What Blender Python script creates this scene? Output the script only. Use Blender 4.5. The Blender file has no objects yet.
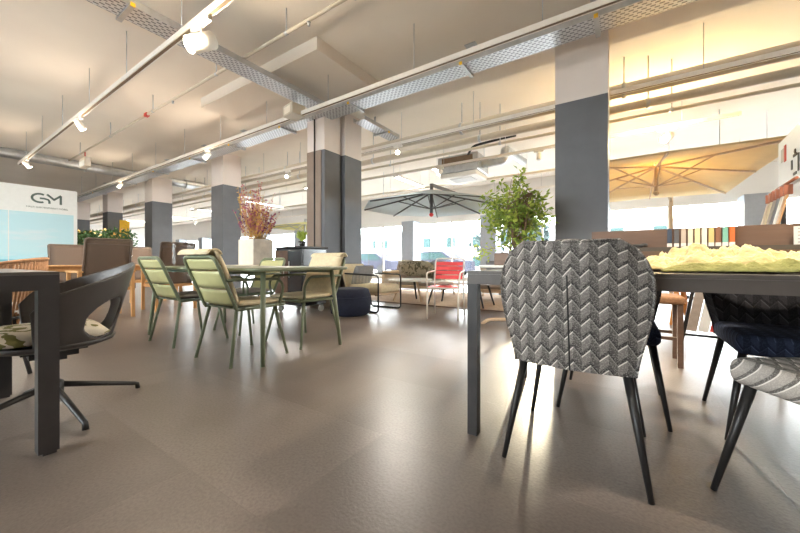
import bpy, bmesh, math, random
from mathutils import Vector, Matrix, noise
random.seed(7)
C = bpy.context.scene.collection
PI = math.pi
rad = math.radians
YAW = math.atan2(224, 336)            # room's long axis is turned from the lens axis
S, K = math.sin(YAW), math.cos(YAW)
CAMZ = 0.79

# ------------------------------------------------------------------ materials
M = {}
def nodes(name):
    m = bpy.data.materials.new(name); m.use_nodes = True
    nt = m.node_tree
    return m, nt, nt.nodes['Principled BSDF']

def setp(b, **kw):
    for k, v in kw.items():
        b.inputs[k.replace('_', ' ')].default_value = v

def pm(name, col, rough=.5, metal=0., var=.10, scale=14., bump=0., bscale=60., coord='Object', spec=.5, sheen=0.):
    """plain coloured surface with a little procedural mottling and optional fine relief"""
    m, nt, b = nodes(name)
    tc = nt.nodes.new('ShaderNodeTexCoord')
    nz = nt.nodes.new('ShaderNodeTexNoise'); nz.inputs['Scale'].default_value = scale; nz.inputs['Detail'].default_value = 4
    nt.links.new(tc.outputs[coord], nz.inputs['Vector'])
    rp = nt.nodes.new('ShaderNodeValToRGB')
    c0 = [max(0, c * (1 - var)) for c in col]; c1 = [min(1, c * (1 + var)) for c in col]
    rp.color_ramp.elements[0].position = .3; rp.color_ramp.elements[1].position = .7
    rp.color_ramp.elements[0].color = (*c0, 1); rp.color_ramp.elements[1].color = (*c1, 1)
    nt.links.new(nz.outputs['Fac'], rp.inputs['Fac']); nt.links.new(rp.outputs['Color'], b.inputs['Base Color'])
    setp(b, Roughness=rough, Metallic=metal)
    b.inputs['Specular IOR Level'].default_value = spec
    if sheen: b.inputs['Sheen Weight'].default_value = sheen
    if bump:
        n2 = nt.nodes.new('ShaderNodeTexNoise'); n2.inputs['Scale'].default_value = bscale
        nt.links.new(tc.outputs[coord], n2.inputs['Vector'])
        bp = nt.nodes.new('ShaderNodeBump'); bp.inputs['Strength'].default_value = bump; bp.inputs['Distance'].default_value = .01
        nt.links.new(n2.outputs['Fac'], bp.inputs['Height']); nt.links.new(bp.outputs['Normal'], b.inputs['Normal'])
    M[name] = m
    return m

def mth(nt, op, a, b=None):
    n = nt.nodes.new('ShaderNodeMath'); n.operation = op
    for i, v in enumerate((a, b)):
        if v is None: continue
        if isinstance(v, (int, float)): n.inputs[i].default_value = v
        else: nt.links.new(v, n.inputs[i])
    return n.outputs[0]

def mix(nt, f, a, b):
    n = nt.nodes.new('ShaderNodeMix'); n.data_type = 'RGBA'
    if isinstance(f, (int, float)): n.inputs[0].default_value = f
    else: nt.links.new(f, n.inputs[0])
    for i, v in ((6, a), (7, b)):
        if isinstance(v, tuple): n.inputs[i].default_value = (*v, 1)
        else: nt.links.new(v, n.inputs[i])
    return n.outputs[2]

def xyz(nt, coord='Object'):
    tc = nt.nodes.new('ShaderNodeTexCoord'); s = nt.nodes.new('ShaderNodeSeparateXYZ')
    nt.links.new(tc.outputs[coord], s.inputs[0])
    return s.outputs[0], s.outputs[1], s.outputs[2], tc.outputs[coord]

def emis(name, col, st):
    m, nt, b = nodes(name)
    b.inputs['Emission Color'].default_value = (*col, 1); b.inputs['Emission Strength'].default_value = st
    b.inputs['Base Color'].default_value = (*col, 1)
    M[name] = m

def mat_chevron(name, base, dark, light, period=.062, row=.052, amp=.6, bump=.6):
    """woven zigzag upholstery"""
    m, nt, b = nodes(name)
    x, y, z, vec = xyz(nt)
    u = mth(nt, 'FRACT', mth(nt, 'ADD', mth(nt, 'DIVIDE', x, period), 50.25))
    tri = mth(nt, 'ABSOLUTE', mth(nt, 'SUBTRACT', u, .5))
    h = mth(nt, 'DIVIDE', mth(nt, 'ADD', z, mth(nt, 'MULTIPLY', y, .9)), row)
    v = mth(nt, 'FRACT', mth(nt, 'ADD', mth(nt, 'ADD', h, mth(nt, 'MULTIPLY', tri, 2 * amp)), 50))
    side = mth(nt, 'LESS_THAN', u, .5)
    line = mth(nt, 'LESS_THAN', v, .10)
    dk = mth(nt, 'MULTIPLY', mth(nt, 'GREATER_THAN', v, .10), mth(nt, 'LESS_THAN', v, mth(nt, 'ADD', .26, mth(nt, 'MULTIPLY', side, .10))))
    nz = nt.nodes.new('ShaderNodeTexNoise'); nz.inputs['Scale'].default_value = 260; nt.links.new(vec, nz.inputs['Vector'])
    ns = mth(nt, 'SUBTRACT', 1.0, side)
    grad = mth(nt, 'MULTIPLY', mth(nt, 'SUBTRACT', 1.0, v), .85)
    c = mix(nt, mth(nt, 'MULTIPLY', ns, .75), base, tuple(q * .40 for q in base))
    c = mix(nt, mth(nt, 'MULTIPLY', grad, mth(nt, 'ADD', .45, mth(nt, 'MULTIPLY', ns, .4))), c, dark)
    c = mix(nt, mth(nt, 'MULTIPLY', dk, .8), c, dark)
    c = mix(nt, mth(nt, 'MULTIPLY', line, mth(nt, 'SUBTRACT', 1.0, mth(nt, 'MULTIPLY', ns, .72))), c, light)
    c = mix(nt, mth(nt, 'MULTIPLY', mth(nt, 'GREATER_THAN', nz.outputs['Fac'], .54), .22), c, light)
    nt.links.new(c, b.inputs['Base Color'])
    hh = mth(nt, 'SUBTRACT', mth(nt, 'ADD', mth(nt, 'MULTIPLY', line, .6), mth(nt, 'MULTIPLY', nz.outputs['Fac'], .4)), mth(nt, 'MULTIPLY', dk, .6))
    bp = nt.nodes.new('ShaderNodeBump'); bp.inputs['Strength'].default_value = bump; bp.inputs['Distance'].default_value = .004
    nt.links.new(hh, bp.inputs['Height']); nt.links.new(bp.outputs['Normal'], b.inputs['Normal'])
    setp(b, Roughness=.85); b.inputs['Specular IOR Level'].default_value = .2
    M[name] = m

def mat_floor():
    m, nt, b = nodes('floor_tiles')
    x, y, z, vec = xyz(nt)
    br = nt.nodes.new('ShaderNodeTexBrick')
    br.offset = .5; br.inputs['Scale'].default_value = 1.0
    br.inputs['Brick Width'].default_value = .92; br.inputs['Row Height'].default_value = .62
    br.inputs['Mortar Size'].default_value = .0022; br.inputs['Mortar Smooth'].default_value = .3; br.inputs['Bias'].default_value = .1
    br.inputs['Color1'].default_value = (.118, .096, .082, 1); br.inputs['Color2'].default_value = (.240, .200, .176, 1)
    br.inputs['Mortar'].default_value = (.15, .112, .088, 1)
    nt.links.new(vec, br.inputs['Vector'])
    n1 = nt.nodes.new('ShaderNodeTexNoise'); n1.inputs['Scale'].default_value = 2.3; n1.inputs['Detail'].default_value = 8; n1.inputs['Roughness'].default_value = .62
    nt.links.new(vec, n1.inputs['Vector'])
    n2 = nt.nodes.new('ShaderNodeTexNoise'); n2.inputs['Scale'].default_value = 90; n2.inputs['Detail'].default_value = 3
    nt.links.new(vec, n2.inputs['Vector'])
    c = mix(nt, n1.outputs['Fac'], br.outputs['Color'], (.212, .180, .158))
    n3 = nt.nodes.new('ShaderNodeTexNoise'); n3.inputs['Scale'].default_value = 5; n3.inputs['Detail'].default_value = 5
    nt.links.new(vec, n3.inputs['Vector'])
    c = mix(nt, mth(nt, 'MULTIPLY', n3.outputs['Fac'], .5), c, (.13, .10, .085))
    c = mix(nt, mth(nt, 'MULTIPLY', mth(nt, 'SUBTRACT', n2.outputs['Fac'], .40), 1.6), c, (.10, .078, .066))
    nt.links.new(c, b.inputs['Base Color'])
    r = mth(nt, 'ADD', .28, mth(nt, 'MULTIPLY', n1.outputs['Fac'], .10))
    nt.links.new(r, b.inputs['Roughness'])
    bp = nt.nodes.new('ShaderNodeBump'); bp.inputs['Strength'].default_value = .22; bp.inputs['Distance'].default_value = .004
    nt.links.new(mth(nt, 'ADD', n2.outputs['Fac'], mth(nt, 'MULTIPLY', br.outputs['Fac'], -1.0)), bp.inputs['Height'])
    nt.links.new(bp.outputs['Normal'], b.inputs['Normal'])
    b.inputs['Specular IOR Level'].default_value = .55
    M['floor'] = m

def mat_wood(name, c0, c1, rough=.5, axis='x', scale=9):
    m, nt, b = nodes(name)
    tc = nt.nodes.new('ShaderNodeTexCoord'); mp = nt.nodes.new('ShaderNodeMapping')
    sc = {'x': (1, 12, 12), 'y': (12, 1, 12), 'z': (12, 12, 1)}[axis]
    mp.inputs['Scale'].default_value = sc
    nt.links.new(tc.outputs['Object'], mp.inputs['Vector'])
    nz = nt.nodes.new('ShaderNodeTexNoise'); nz.inputs['Scale'].default_value = scale * .4; nz.inputs['Detail'].default_value = 6; nz.inputs['Distortion'].default_value = .6
    nt.links.new(mp.outputs['Vector'], nz.inputs['Vector'])
    nt.links.new(mix(nt, nz.outputs['Fac'], c0, c1), b.inputs['Base Color'])
    setp(b, Roughness=rough)
    M[name] = m

def mat_seascape():
    """printed sky over turquoise sea"""
    m, nt, b = nodes('sea_print')
    x, y, z, vec = xyz(nt)
    mp = nt.nodes.new('ShaderNodeMapping'); mp.inputs['Scale'].default_value = (1, .8, 3.2)
    nt.links.new(vec, mp.inputs['Vector'])
    nz = nt.nodes.new('ShaderNodeTexNoise'); nz.inputs['Scale'].default_value = 1.1; nz.inputs['Detail'].default_value = 5
    nt.links.new(mp.outputs['Vector'], nz.inputs['Vector'])
    rp = nt.nodes.new('ShaderNodeValToRGB'); e = rp.color_ramp.elements
    e[0].position = .0; e[0].color = (.10, .50, .62, 1)
    e[1].position = 1.0; e[1].color = (.50, .75, .83, 1)
    for p, c in ((.395, (.16, .55, .68, 1)), (.41, (.52, .86, .94, 1)), (.5, (.60, .86, .92, 1))):
        q = e.new(p); q.color = c
    nt.links.new(mth(nt, 'DIVIDE', z, 2.1), rp.inputs['Fac'])
    cl = mth(nt, 'MULTIPLY', mth(nt, 'GREATER_THAN', z, .9), mth(nt, 'MULTIPLY', mth(nt, 'SUBTRACT', nz.outputs['Fac'], .54), 4.0))
    cl = mth(nt, 'MAXIMUM', mth(nt, 'MINIMUM', cl, .8), 0.0)
    nt.links.new(mix(nt, cl, rp.outputs['Color'], (.80, .86, .90)), b.inputs['Base Color'])
    setp(b, Roughness=.35)
    M['sea_print'] = m

def mat_glass():
    m = bpy.data.materials.new('window_glass'); m.use_nodes = True
    nt = m.node_tree; nt.nodes.clear()
    o = nt.nodes.new('ShaderNodeOutputMaterial'); mx = nt.nodes.new('ShaderNodeMixShader')
    t = nt.nodes.new('ShaderNodeBsdfTransparent'); g = nt.nodes.new('ShaderNodeBsdfGlossy'); g.inputs['Roughness'].default_value = .02
    t.inputs['Color'].default_value = (.95, .98, .98, 1)
    mx.inputs['Fac'].default_value = .05
    nt.links.new(t.outputs[0], mx.inputs[1]); nt.links.new(g.outputs[0], mx.inputs[2]); nt.links.new(mx.outputs[0], o.inputs['Surface'])
    M['glass'] = m

def mat_translucent(name, col, fac=.4, var=.06):
    m, nt, b = nodes(name)
    b.inputs['Base Color'].default_value = (*col, 1); setp(b, Roughness=.8)
    tr = nt.nodes.new('ShaderNodeBsdfTranslucent'); tr.inputs['Color'].default_value = (*col, 1)
    tc = nt.nodes.new('ShaderNodeTexCoord'); nz = nt.nodes.new('ShaderNodeTexNoise'); nz.inputs['Scale'].default_value = 6
    nt.links.new(tc.outputs['Object'], nz.inputs['Vector'])
    cc = mix(nt, nz.outputs['Fac'], tuple(c * (1 - var) for c in col), tuple(min(1, c * (1 + var)) for c in col))
    nt.links.new(cc, b.inputs['Base Color']); nt.links.new(cc, tr.inputs['Color'])
    mx = nt.nodes.new('ShaderNodeMixShader'); mx.inputs['Fac'].default_value = fac
    nt.links.new(b.outputs[0], mx.inputs[1]); nt.links.new(tr.outputs[0], mx.inputs[2])
    nt.links.new(mx.outputs[0], nt.nodes['Material Output'].inputs['Surface'])
    M[name] = m

def mat_mesh(name, col, alpha=.86):
    """sling mesh: a fine weave one can faintly see through"""
    m, nt, b = nodes(name)
    x, y, z, vec = xyz(nt)
    nz = nt.nodes.new('ShaderNodeTexNoise'); nz.inputs['Scale'].default_value = 180
    nt.links.new(vec, nz.inputs['Vector'])
    nt.links.new(mix(nt, nz.outputs['Fac'], tuple(c * .8 for c in col), tuple(c * 1.2 for c in col)), b.inputs['Base Color'])
    setp(b, Roughness=.8)
    b.inputs['Alpha'].default_value = alpha
    M[name] = m

def mat_perforated():
    """galvanised tray sheet with rows of slots"""
    m, nt, b = nodes('perforated_steel')
    x, y, z, vec = xyz(nt)
    a = mth(nt, 'FRACT', mth(nt, 'ADD', mth(nt, 'DIVIDE', x, .075), 90))
    row = mth(nt, 'FLOOR', mth(nt, 'DIVIDE', y, .04))
    a = mth(nt, 'FRACT', mth(nt, 'ADD', a, mth(nt, 'MULTIPLY', row, .5)))
    c = mth(nt, 'FRACT', mth(nt, 'ADD', mth(nt, 'DIVIDE', y, .04), 90))
    slot = mth(nt, 'MULTIPLY', mth(nt, 'LESS_THAN', mth(nt, 'ABSOLUTE', mth(nt, 'SUBTRACT', a, .5)), .30), mth(nt, 'LESS_THAN', mth(nt, 'ABSOLUTE', mth(nt, 'SUBTRACT', c, .5)), .26))
    nt.links.new(mix(nt, slot, (.62, .63, .65), (.20, .21, .23)), b.inputs['Base Color'])
    setp(b, Metallic=.75, Roughness=.38)
    M['perforated'] = m

def mat_floral(name, base, leaf):
    m, nt, b = nodes(name)
    x, y, z, vec = xyz(nt)
    v = nt.nodes.new('ShaderNodeTexNoise'); v.inputs['Scale'].default_value = 11; v.inputs['Detail'].default_value = 2; v.inputs['Distortion'].default_value = 1.6
    nt.links.new(vec, v.inputs['Vector'])
    f = mth(nt, 'GREATER_THAN', v.outputs['Fac'], .55)
    nt.links.new(mix(nt, f, base, leaf), b.inputs['Base Color']); setp(b, Roughness=.85)
    M[name] = m

mat_floor(); mat_seascape(); mat_glass(); mat_perforated()
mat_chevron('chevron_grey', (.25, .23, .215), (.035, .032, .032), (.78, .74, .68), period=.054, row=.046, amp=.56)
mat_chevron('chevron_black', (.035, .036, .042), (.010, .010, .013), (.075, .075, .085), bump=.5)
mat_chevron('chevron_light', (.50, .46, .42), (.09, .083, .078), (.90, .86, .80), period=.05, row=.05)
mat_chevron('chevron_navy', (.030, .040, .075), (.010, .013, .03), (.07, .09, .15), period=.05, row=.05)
mat_wood('teak', (.50, .24, .085), (.72, .41, .17), .5, 'z')
mat_wood('teak_flat', (.50, .24, .085), (.72, .41, .17), .5, 'x')
mat_wood('walnut', (.11, .065, .045), (.21, .13, .09), .45, 'x')
mat_wood('pale_wood', (.55, .40, .26), (.74, .58, .40), .55, 'z')
mat_wood('orange_wood', (.62, .20, .04), (.82, .34, .08), .45, 'z')
mat_floral('floral', (.72, .66, .54), (.20, .19, .06))
mat_floral('olive_print', (.35, .31, .22), (.10, .09, .05))
mat_floral('cushion_print', (.50, .45, .36), (.24, .20, .13))
pm('ceiling_paint', (.80, .73, .645), .9, var=.03, scale=1.2)
pm('wall_paint', (.78, .77, .75), .85, var=.03, scale=1.5)
pm('column_white', (.76, .69, .65), .8, var=.03, scale=3)
pm('column_grey', (.132, .140, .156), .55, var=.06, scale=5, bump=.05)
pm('column_tan', (.25, .19, .15), .6, var=.06, scale=5)
pm('galvanised', (.50, .51, .52), .4, .8, var=.12, scale=9)
pm('cream_pipe', (.56, .49, .39), .45, var=.04)
pm('white_metal', (.80, .76, .70), .4, var=.03)
pm('track_slot', (.20, .14, .09), .6)
pm('black_metal', (.022, .021, .021), .38, var=.15, spec=.45)
pm('dark_frame', (.032, .029, .030), .45, var=.12)
pm('table_grey', (.085, .072, .065), .35, var=.06, scale=30)
pm('plastic_dark', (.050, .043, .040), .42, var=.1, bump=.1, bscale=300)
pm('green_metal', (.17, .20, .125), .35, var=.05)
pm('green_slat', (.50, .49, .24), .35, var=.04)
pm('green_top', (.22, .245, .18), .3, var=.05)
pm('cream_fabric', (.74, .63, .43), .9, var=.08, scale=30, bump=.2, bscale=300)
pm('taupe_fabric', (.42, .36, .31), .9, var=.08, scale=30, bump=.2, bscale=300)
pm('grey_fabric', (.24, .24, .25), .9, var=.08, scale=30, bump=.2, bscale=300)
pm('navy_fabric', (.014, .020, .048), .8, var=.15, scale=25, bump=.3, bscale=260)
pm('white_fabric', (.75, .72, .68), .9, var=.05)
pm('taupe_metal', (.15, .11, .085), .5)
pm('rope_brown', (.38, .20, .10), .85, var=.2, scale=60, bump=.3, bscale=200)
pm('rope_cream', (.62, .56, .42), .85, var=.15, scale=60, bump=.3, bscale=200)
pm('red_plastic', (.72, .05, .055), .4, var=.06)
pm('cabinet_dark', (.020, .019, .022), .18, var=.1, spec=.7)
pm('planter_and_reflection_brown', (.10, .055, .035), .3, var=.2)
pm('cream_ceramic', (.80, .74, .64), .4, var=.05)
pm('marble', (.66, .62, .56), .35, var=.2, scale=7)
mat_translucent('leaf_green', (.22, .33, .06), .4, .3)
mat_translucent('leaf_lime', (.42, .52, .10), .4, .25)
pm('leaf_dark', (.05, .13, .04), .5, var=.3)
pm('bark', (.20, .13, .08), .8, var=.2)
pm('soil', (.05, .035, .025), .95)
pm('petal_gold', (.66, .40, .12), .8, var=.2)
pm('petal_pink', (.52, .17, .22), .8, var=.2)
pm('petal_purple', (.22, .05, .16), .8, var=.3)
pm('fleece', (.60, .49, .22), .95, var=.25, scale=26, bump=1.0, bscale=60, sheen=.3)
pm('fleece_green', (.32, .31, .10), .95, var=.2, scale=16, bump=.8, bscale=90)
pm('signal_yellow', (.85, .50, .02), .6)
pm('signal_red', (.55, .05, .04), .5)
pm('logo_grey', (.10, .145, .13), .5)
pm('sign_white', (.88, .90, .88), .5, var=.02)
pm('sign_grey', (.50, .48, .46), .5, var=.02)
pm('ink', (.02, .02, .02), .5)
pm('paper', (.85, .80, .74), .7, var=.02)
pm('rug_sand', (.50, .38, .28), .95, var=.1, bump=.4)
pm('facade', (.30, .28, .27), .9, var=.04, scale=.5)
pm('facade_pane', (.030, .052, .052), .9, spec=0)
pm('pavement_mat', (.60, .60, .60), .9, var=.1, scale=1)
pm('car_paint', (.035, .035, .05), .8, spec=.1)
pm('street_leaf', (.030, .050, .050), .8, var=.2)
pm('column_blue', (.36, .40, .46), .6, var=.04)
pm('red_wood', (.30, .10, .05), .5)
mat_translucent('canopy_beige', (.88, .74, .46), .45)
mat_translucent('canopy_grey', (.70, .77, .80), .5)
mat_translucent('canopy_lime', (.75, .72, .35), .4)
mat_mesh('sling_taupe', (.17, .12, .09), .88)
mat_mesh('net_cream', (.62, .56, .45), .62)
emis('lamp_white', (1, .93, .82), 30)
emis('lamp_warm', (1, .80, .45), 60)
emis('panel_white', (1, .98, .95), 22)
def clear(name, col, a):
    m, nt, b = nodes(name); b.inputs['Base Color'].default_value = (*col, 1); setp(b, Roughness=.05); b.inputs['Alpha'].default_value = a; M[name] = m
clear('tumbler', (.9, .92, .92), .35)

# ------------------------------------------------------------------ mesh helpers
class MB:
    def __init__(s): s.bm = bmesh.new(); s.sm = []
    def box(s, c, d, rot=None, bev=0., seg=2):
        r = bmesh.ops.create_cube(s.bm, size=1)
        vs = r['verts']
        mt = Matrix.Translation(Vector(c)) @ (rot.to_4x4() if rot is not None else Matrix.Identity(4)) @ Matrix.Diagonal((*d, 1))
        bmesh.ops.transform(s.bm, matrix=mt, verts=vs)
        if bev:
            es = list({e for v in vs for e in v.link_edges})
            bmesh.ops.bevel(s.bm, geom=es, offset=bev, segments=seg, profile=.5, affect='EDGES')
        return s
    def b2(s, a, b, bev=0.):
        return s.box([(a[i] + b[i]) / 2 for i in range(3)], [abs(b[i] - a[i]) for i in range(3)], None, bev)
    def tube(s, pts, r, n=8, closed=False):
        pts = [Vector(p) for p in pts]; N = len(pts)
        rs = r if isinstance(r, (list, tuple)) else [r] * N
        rings = []; prev = None
        for i, p in enumerate(pts):
            a = pts[i - 1] if (i > 0 or closed) else p
            b = pts[(i + 1) % N] if (i < N - 1 or closed) else p
            t = (b - a)
            t = t.normalized() if t.length > 1e-9 else Vector((0, 0, 1))
            if prev is None:
                q = Vector((0, 0, 1)) if abs(t.z) < .9 else Vector((1, 0, 0))
                nrm = t.cross(q).normalized()
            else:
                nrm = (prev - t * prev.dot(t))
                nrm = nrm.normalized() if nrm.length > 1e-6 else t.orthogonal().normalized()
            prev = nrm; bn = t.cross(nrm)
            rings.append([s.bm.verts.new(p + (nrm * math.cos(2 * PI * k / n) + bn * math.sin(2 * PI * k / n)) * rs[i]) for k in range(n)])
        L = N if closed else N - 1
        for i in range(L):
            A, B = rings[i], rings[(i + 1) % N]
            for k in range(n):
                f = s.bm.faces.new((A[k], A[(k + 1) % n], B[(k + 1) % n], B[k])); f.smooth = True
        if not closed:
            s.bm.faces.new(rings[0][::-1]); s.bm.faces.new(rings[-1])
        return s
    def bar(s, p, q, w, d=None, up=(0, 0, 1)):
        """square bar between two points"""
        p, q = Vector(p), Vector(q); t = (q - p); L = t.length; t.normalize()
        u = Vector(up)
        if abs(t.dot(u)) > .98: u = Vector((0, 1, 0))
        sx = t.cross(u).normalized(); sy = sx.cross(t)
        rot = Matrix((sx, sy, t)).transposed()
        return s.box((p + q) / 2, (w, d or w, L), rot)
    def lathe(s, prof, c=(0, 0, 0), n=24, cap=True):
        c = Vector(c); rings = []
        for r, z in prof:
            rings.append([s.bm.verts.new(c + Vector((r * math.cos(2 * PI * k / n), r * math.sin(2 * PI * k / n), z))) for k in range(n)])
        for A, B in zip(rings, rings[1:]):
            for k in range(n):
                f = s.bm.faces.new((A[k], A[(k + 1) % n], B[(k + 1) % n], B[k])); f.smooth = True
        if cap:
            s.bm.faces.new(rings[0][::-1]); s.bm.faces.new(rings[-1])
        return s
    def grid(s, f, nu, nv, thick=0., hole=None):
        """surface f(u,v), u,v in 0..1; thick closes it into a shell"""
        P = [[Vector(f(i / nu, j / nv)) for j in range(nv + 1)] for i in range(nu + 1)]
        def nrm(i, j):
            a = P[min(i + 1, nu)][j] - P[max(i - 1, 0)][j]; b = P[i][min(j + 1, nv)] - P[i][max(j - 1, 0)]
            n = a.cross(b)
            return n.normalized() if n.length > 1e-9 else Vector((0, 0, 1))
        A = [[s.bm.verts.new(P[i][j]) for j in range(nv + 1)] for i in range(nu + 1)]
        keep = lambda i, j: hole is None or not hole((i + .5) / nu, (j + .5) / nv)
        def q(a, b, c, d):
            try: f_ = s.bm.faces.new((a, b, c, d)); f_.smooth = True
            except ValueError: pass
        if not thick:
            for i in range(nu):
                for j in range(nv):
                    if keep(i, j): q(A[i][j], A[i + 1][j], A[i + 1][j + 1], A[i][j + 1])
        else:
            B = [[s.bm.verts.new(P[i][j] - nrm(i, j) * thick) for j in range(nv + 1)] for i in range(nu + 1)]
            for i in range(nu):
                for j in range(nv):
                    if not keep(i, j): continue
                    q(A[i][j], A[i + 1][j], A[i + 1][j + 1], A[i][j + 1])
                    q(B[i][j], B[i][j + 1], B[i + 1][j + 1], B[i + 1][j])
                    for (a, b, di, dj) in (((i, j), (i + 1, j), 0, -1), ((i + 1, j), (i + 1, j + 1), 1, 0), ((i + 1, j + 1), (i, j + 1), 0, 1), ((i, j + 1), (i, j), -1, 0)):
                        ii, jj = i + di, j + dj
                        if ii < 0 or jj < 0 or ii >= nu or jj >= nv or not keep(ii, jj):
                            q(A[b[0]][b[1]], A[a[0]][a[1]], B[a[0]][a[1]], B[b[0]][b[1]])
        return s
    def prism(s, pts, z0, z1, mt=None):
        """outline in the xy plane, from z0 to z1, then moved by matrix"""
        a = [s.bm.verts.new((x, y, z0)) for x, y in pts]; b = [s.bm.verts.new((x, y, z1)) for x, y in pts]
        n = len(pts)
        s.bm.faces.new(a[::-1]); s.bm.faces.new(b)
        for k in range(n): s.bm.faces.new((a[k], a[(k + 1) % n], b[(k + 1) % n], b[k]))
        if mt is not None: bmesh.ops.transform(s.bm, matrix=mt, verts=a + b)
        return s
    def pad(s, c, d, puff=.25, n=8, rnd=.08):
        """cushion: pillowy rounded box"""
        cx, cy, cz = c; w, l, h = d
        def f(sign):
            def g(u, v):
                x, y = u * 2 - 1, v * 2 - 1
                e = (1 - abs(x) ** 6) * (1 - abs(y) ** 6)
                e = max(e, 0) ** .45
                px = x * math.sqrt(1 - rnd * y * y / 2); py = y * math.sqrt(1 - rnd * x * x / 2)
                return (cx + px * w / 2, cy + py * l / 2, cz + sign * (h / 2) * e * (1 - puff * .5 * (x * x + y * y) * .5))
            return g
        m2 = n * 2
        a = s.grid(f(1), m2, m2); b_ = s.grid(f(-1), m2, m2)
        bmesh.ops.remove_doubles(s.bm, verts=s.bm.verts[:], dist=1e-5)
        return s
    def xf(s, mt): bmesh.ops.transform(s.bm, matrix=mt, verts=s.bm.verts[:]); return s
    def build(s, name, mat, parent=None, smooth=False, kind=None, loc=None):
        me = bpy.data.meshes.new(name)
        bmesh.ops.recalc_face_normals(s.bm, faces=s.bm.faces[:])
        if smooth:
            for f in s.bm.faces: f.smooth = True
        s.bm.to_mesh(me); s.bm.free()
        me.materials.append(M[mat] if isinstance(mat, str) else mat)
        o = bpy.data.objects.new(name, me); C.objects.link(o)
        if parent is not None: o.parent = parent
        if kind: o['kind'] = kind
        if loc is not None: o.location = loc
        return o

def tag(o, label, cat, group=None):
    o['label'] = label; o['category'] = cat
    if group: o['group'] = group
    return o
def thing(name, label, cat, loc=(0, 0, 0), rz=0., group=None):
    o = bpy.data.objects.new(name, None); C.objects.link(o)
    o.location = loc; o.rotation_euler = (0, 0, rz); o.empty_display_size = .1
    return tag(o, label, cat, group)
def dup(root, loc, rz, label, group=None):
    r = root.copy(); C.objects.link(r); r.location = loc; r.rotation_euler = (0, 0, rz); r['label'] = label
    if group: r['group'] = group
    for ch in list(root.children):
        c = ch.copy(); C.objects.link(c); c.parent = r
        for g in ch.children:
            d = g.copy(); C.objects.link(d); d.parent = c
    return r
def text_mesh(body, size, name, mat, parent, mt, extrude=.001, align='LEFT'):
    cu = bpy.data.curves.new(name, 'FONT'); cu.body = body; cu.size = size; cu.extrude = extrude; cu.align_x = align
    t = bpy.data.objects.new(name + '_font', cu); C.objects.link(t)
    me = bpy.data.meshes.new_from_object(t.evaluated_get(bpy.context.evaluated_depsgraph_get()))
    bpy.data.objects.remove(t); bpy.data.curves.remove(cu)
    me.transform(mt); me.materials.clear(); me.materials.append(M[mat])
    o = bpy.data.objects.new(name, me); C.objects.link(o); o.parent = parent
    return o
def arc(c, r, a0, a1, n, f):
    return [f(c, r, a0 + (a1 - a0) * k / n) for k in range(n + 1)]
def rounded(pts, r, n=5):
    """polyline with its inner corners rounded"""
    P = [Vector(p) for p in pts]; out = [P[0]]
    for a, b, c in zip(P, P[1:], P[2:]):
        d1 = (a - b); d2 = (c - b)
        q = min(r, d1.length * .45, d2.length * .45)
        s0 = b + d1.normalized() * q; s1 = b + d2.normalized() * q
        for k in range(n + 1):
            t = k / n
            out.append(s0 * (1 - t) ** 2 + b * 2 * t * (1 - t) + s1 * t * t)
    out.append(P[-1])
    return out

# ------------------------------------------------------------------ setting
CZ = 3.86
XL, XR, YB, YW = -36., 7.0, -4.5, 13.0
def struct(mb, name, mat): return mb.build(name, mat, None, kind='structure')
struct(MB().b2((XL, YB, -.12), (XR, YW + .15, 0)), 'floor', 'floor')
struct(MB().b2((XL, YB, CZ), (XR, YW + .15, CZ + .15)), 'ceiling', 'ceiling_paint')
struct(MB().b2((XL - .15, YB, 0), (XL, YW, CZ)), 'wall_left', 'wall_paint')
struct(MB().b2((XR, YB, 0), (XR + .15, YW, CZ)), 'wall_right', 'wall_paint')
struct(MB().b2((XL, YB - .15, 2.7), (XR, YB, CZ)).b2((XL, YB - .15, 0), (XR, YB, 1.3)).b2((XL, YB - .15, 1.3), (-8.8, YB, 2.7)).b2((-1.6, YB - .15, 1.3), (XR, YB, 2.7)), 'wall_back', 'wall_paint')
LINT = 2.52
struct(MB().b2((XL, YW, LINT), (XR, YW + .15, CZ)), 'wall_front', 'wall_paint')
struct(MB().b2((XL, YW, 0), (XR, YW + .15, .12)), 'trim_sill', 'white_metal')
# shallow beam over the row of columns
struct(MB().b2((XL, 4.80, CZ - .17), (XR, 5.30, CZ)), 'ceiling_beam', 'ceiling_paint')
# structural columns: grey to head height, white above
GT = 2.85
for i, (x1, y0, w, d) in enumerate([(-.163 + .0, 4.8, .59, .5), (-4.47, 4.8, .5, .48), (-8.83, 4.8, .59, .5), (-13.25, 4.8, .62, .6), (-17.57, 4.8, .59, .5), (-21.9, 4.8, .59, .5)]):
    c = MB().b2((x1 - w, y0, 0), (x1, y0 + d, GT)).build('column', 'column_grey', None, kind='structure')
    MB().b2((x1 - w, y0, GT), (x1, y0 + d, CZ - .17)).build('column_head', 'column_white', c)
c = MB().b2((-5.0, 4.33, 0), (-4.54, 4.745, GT)).build('column', 'column_grey', None, kind='structure')
MB().b2((-5.0, 4.33, GT), (-4.54, 4.745, CZ)).build('column_head', 'column_white', c)
MB().b2((-4.99, 4.312, 0), (-4.80, 4.33, GT)).b2((-4.77, 4.316, 0), (-4.62, 4.33, GT)).build('column_strip', 'column_tan', c)
MB().tube([(-4.785, 4.312, .0), (-4.785, 4.312, CZ)], .013).build('conduit', 'black_metal', c)
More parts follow.
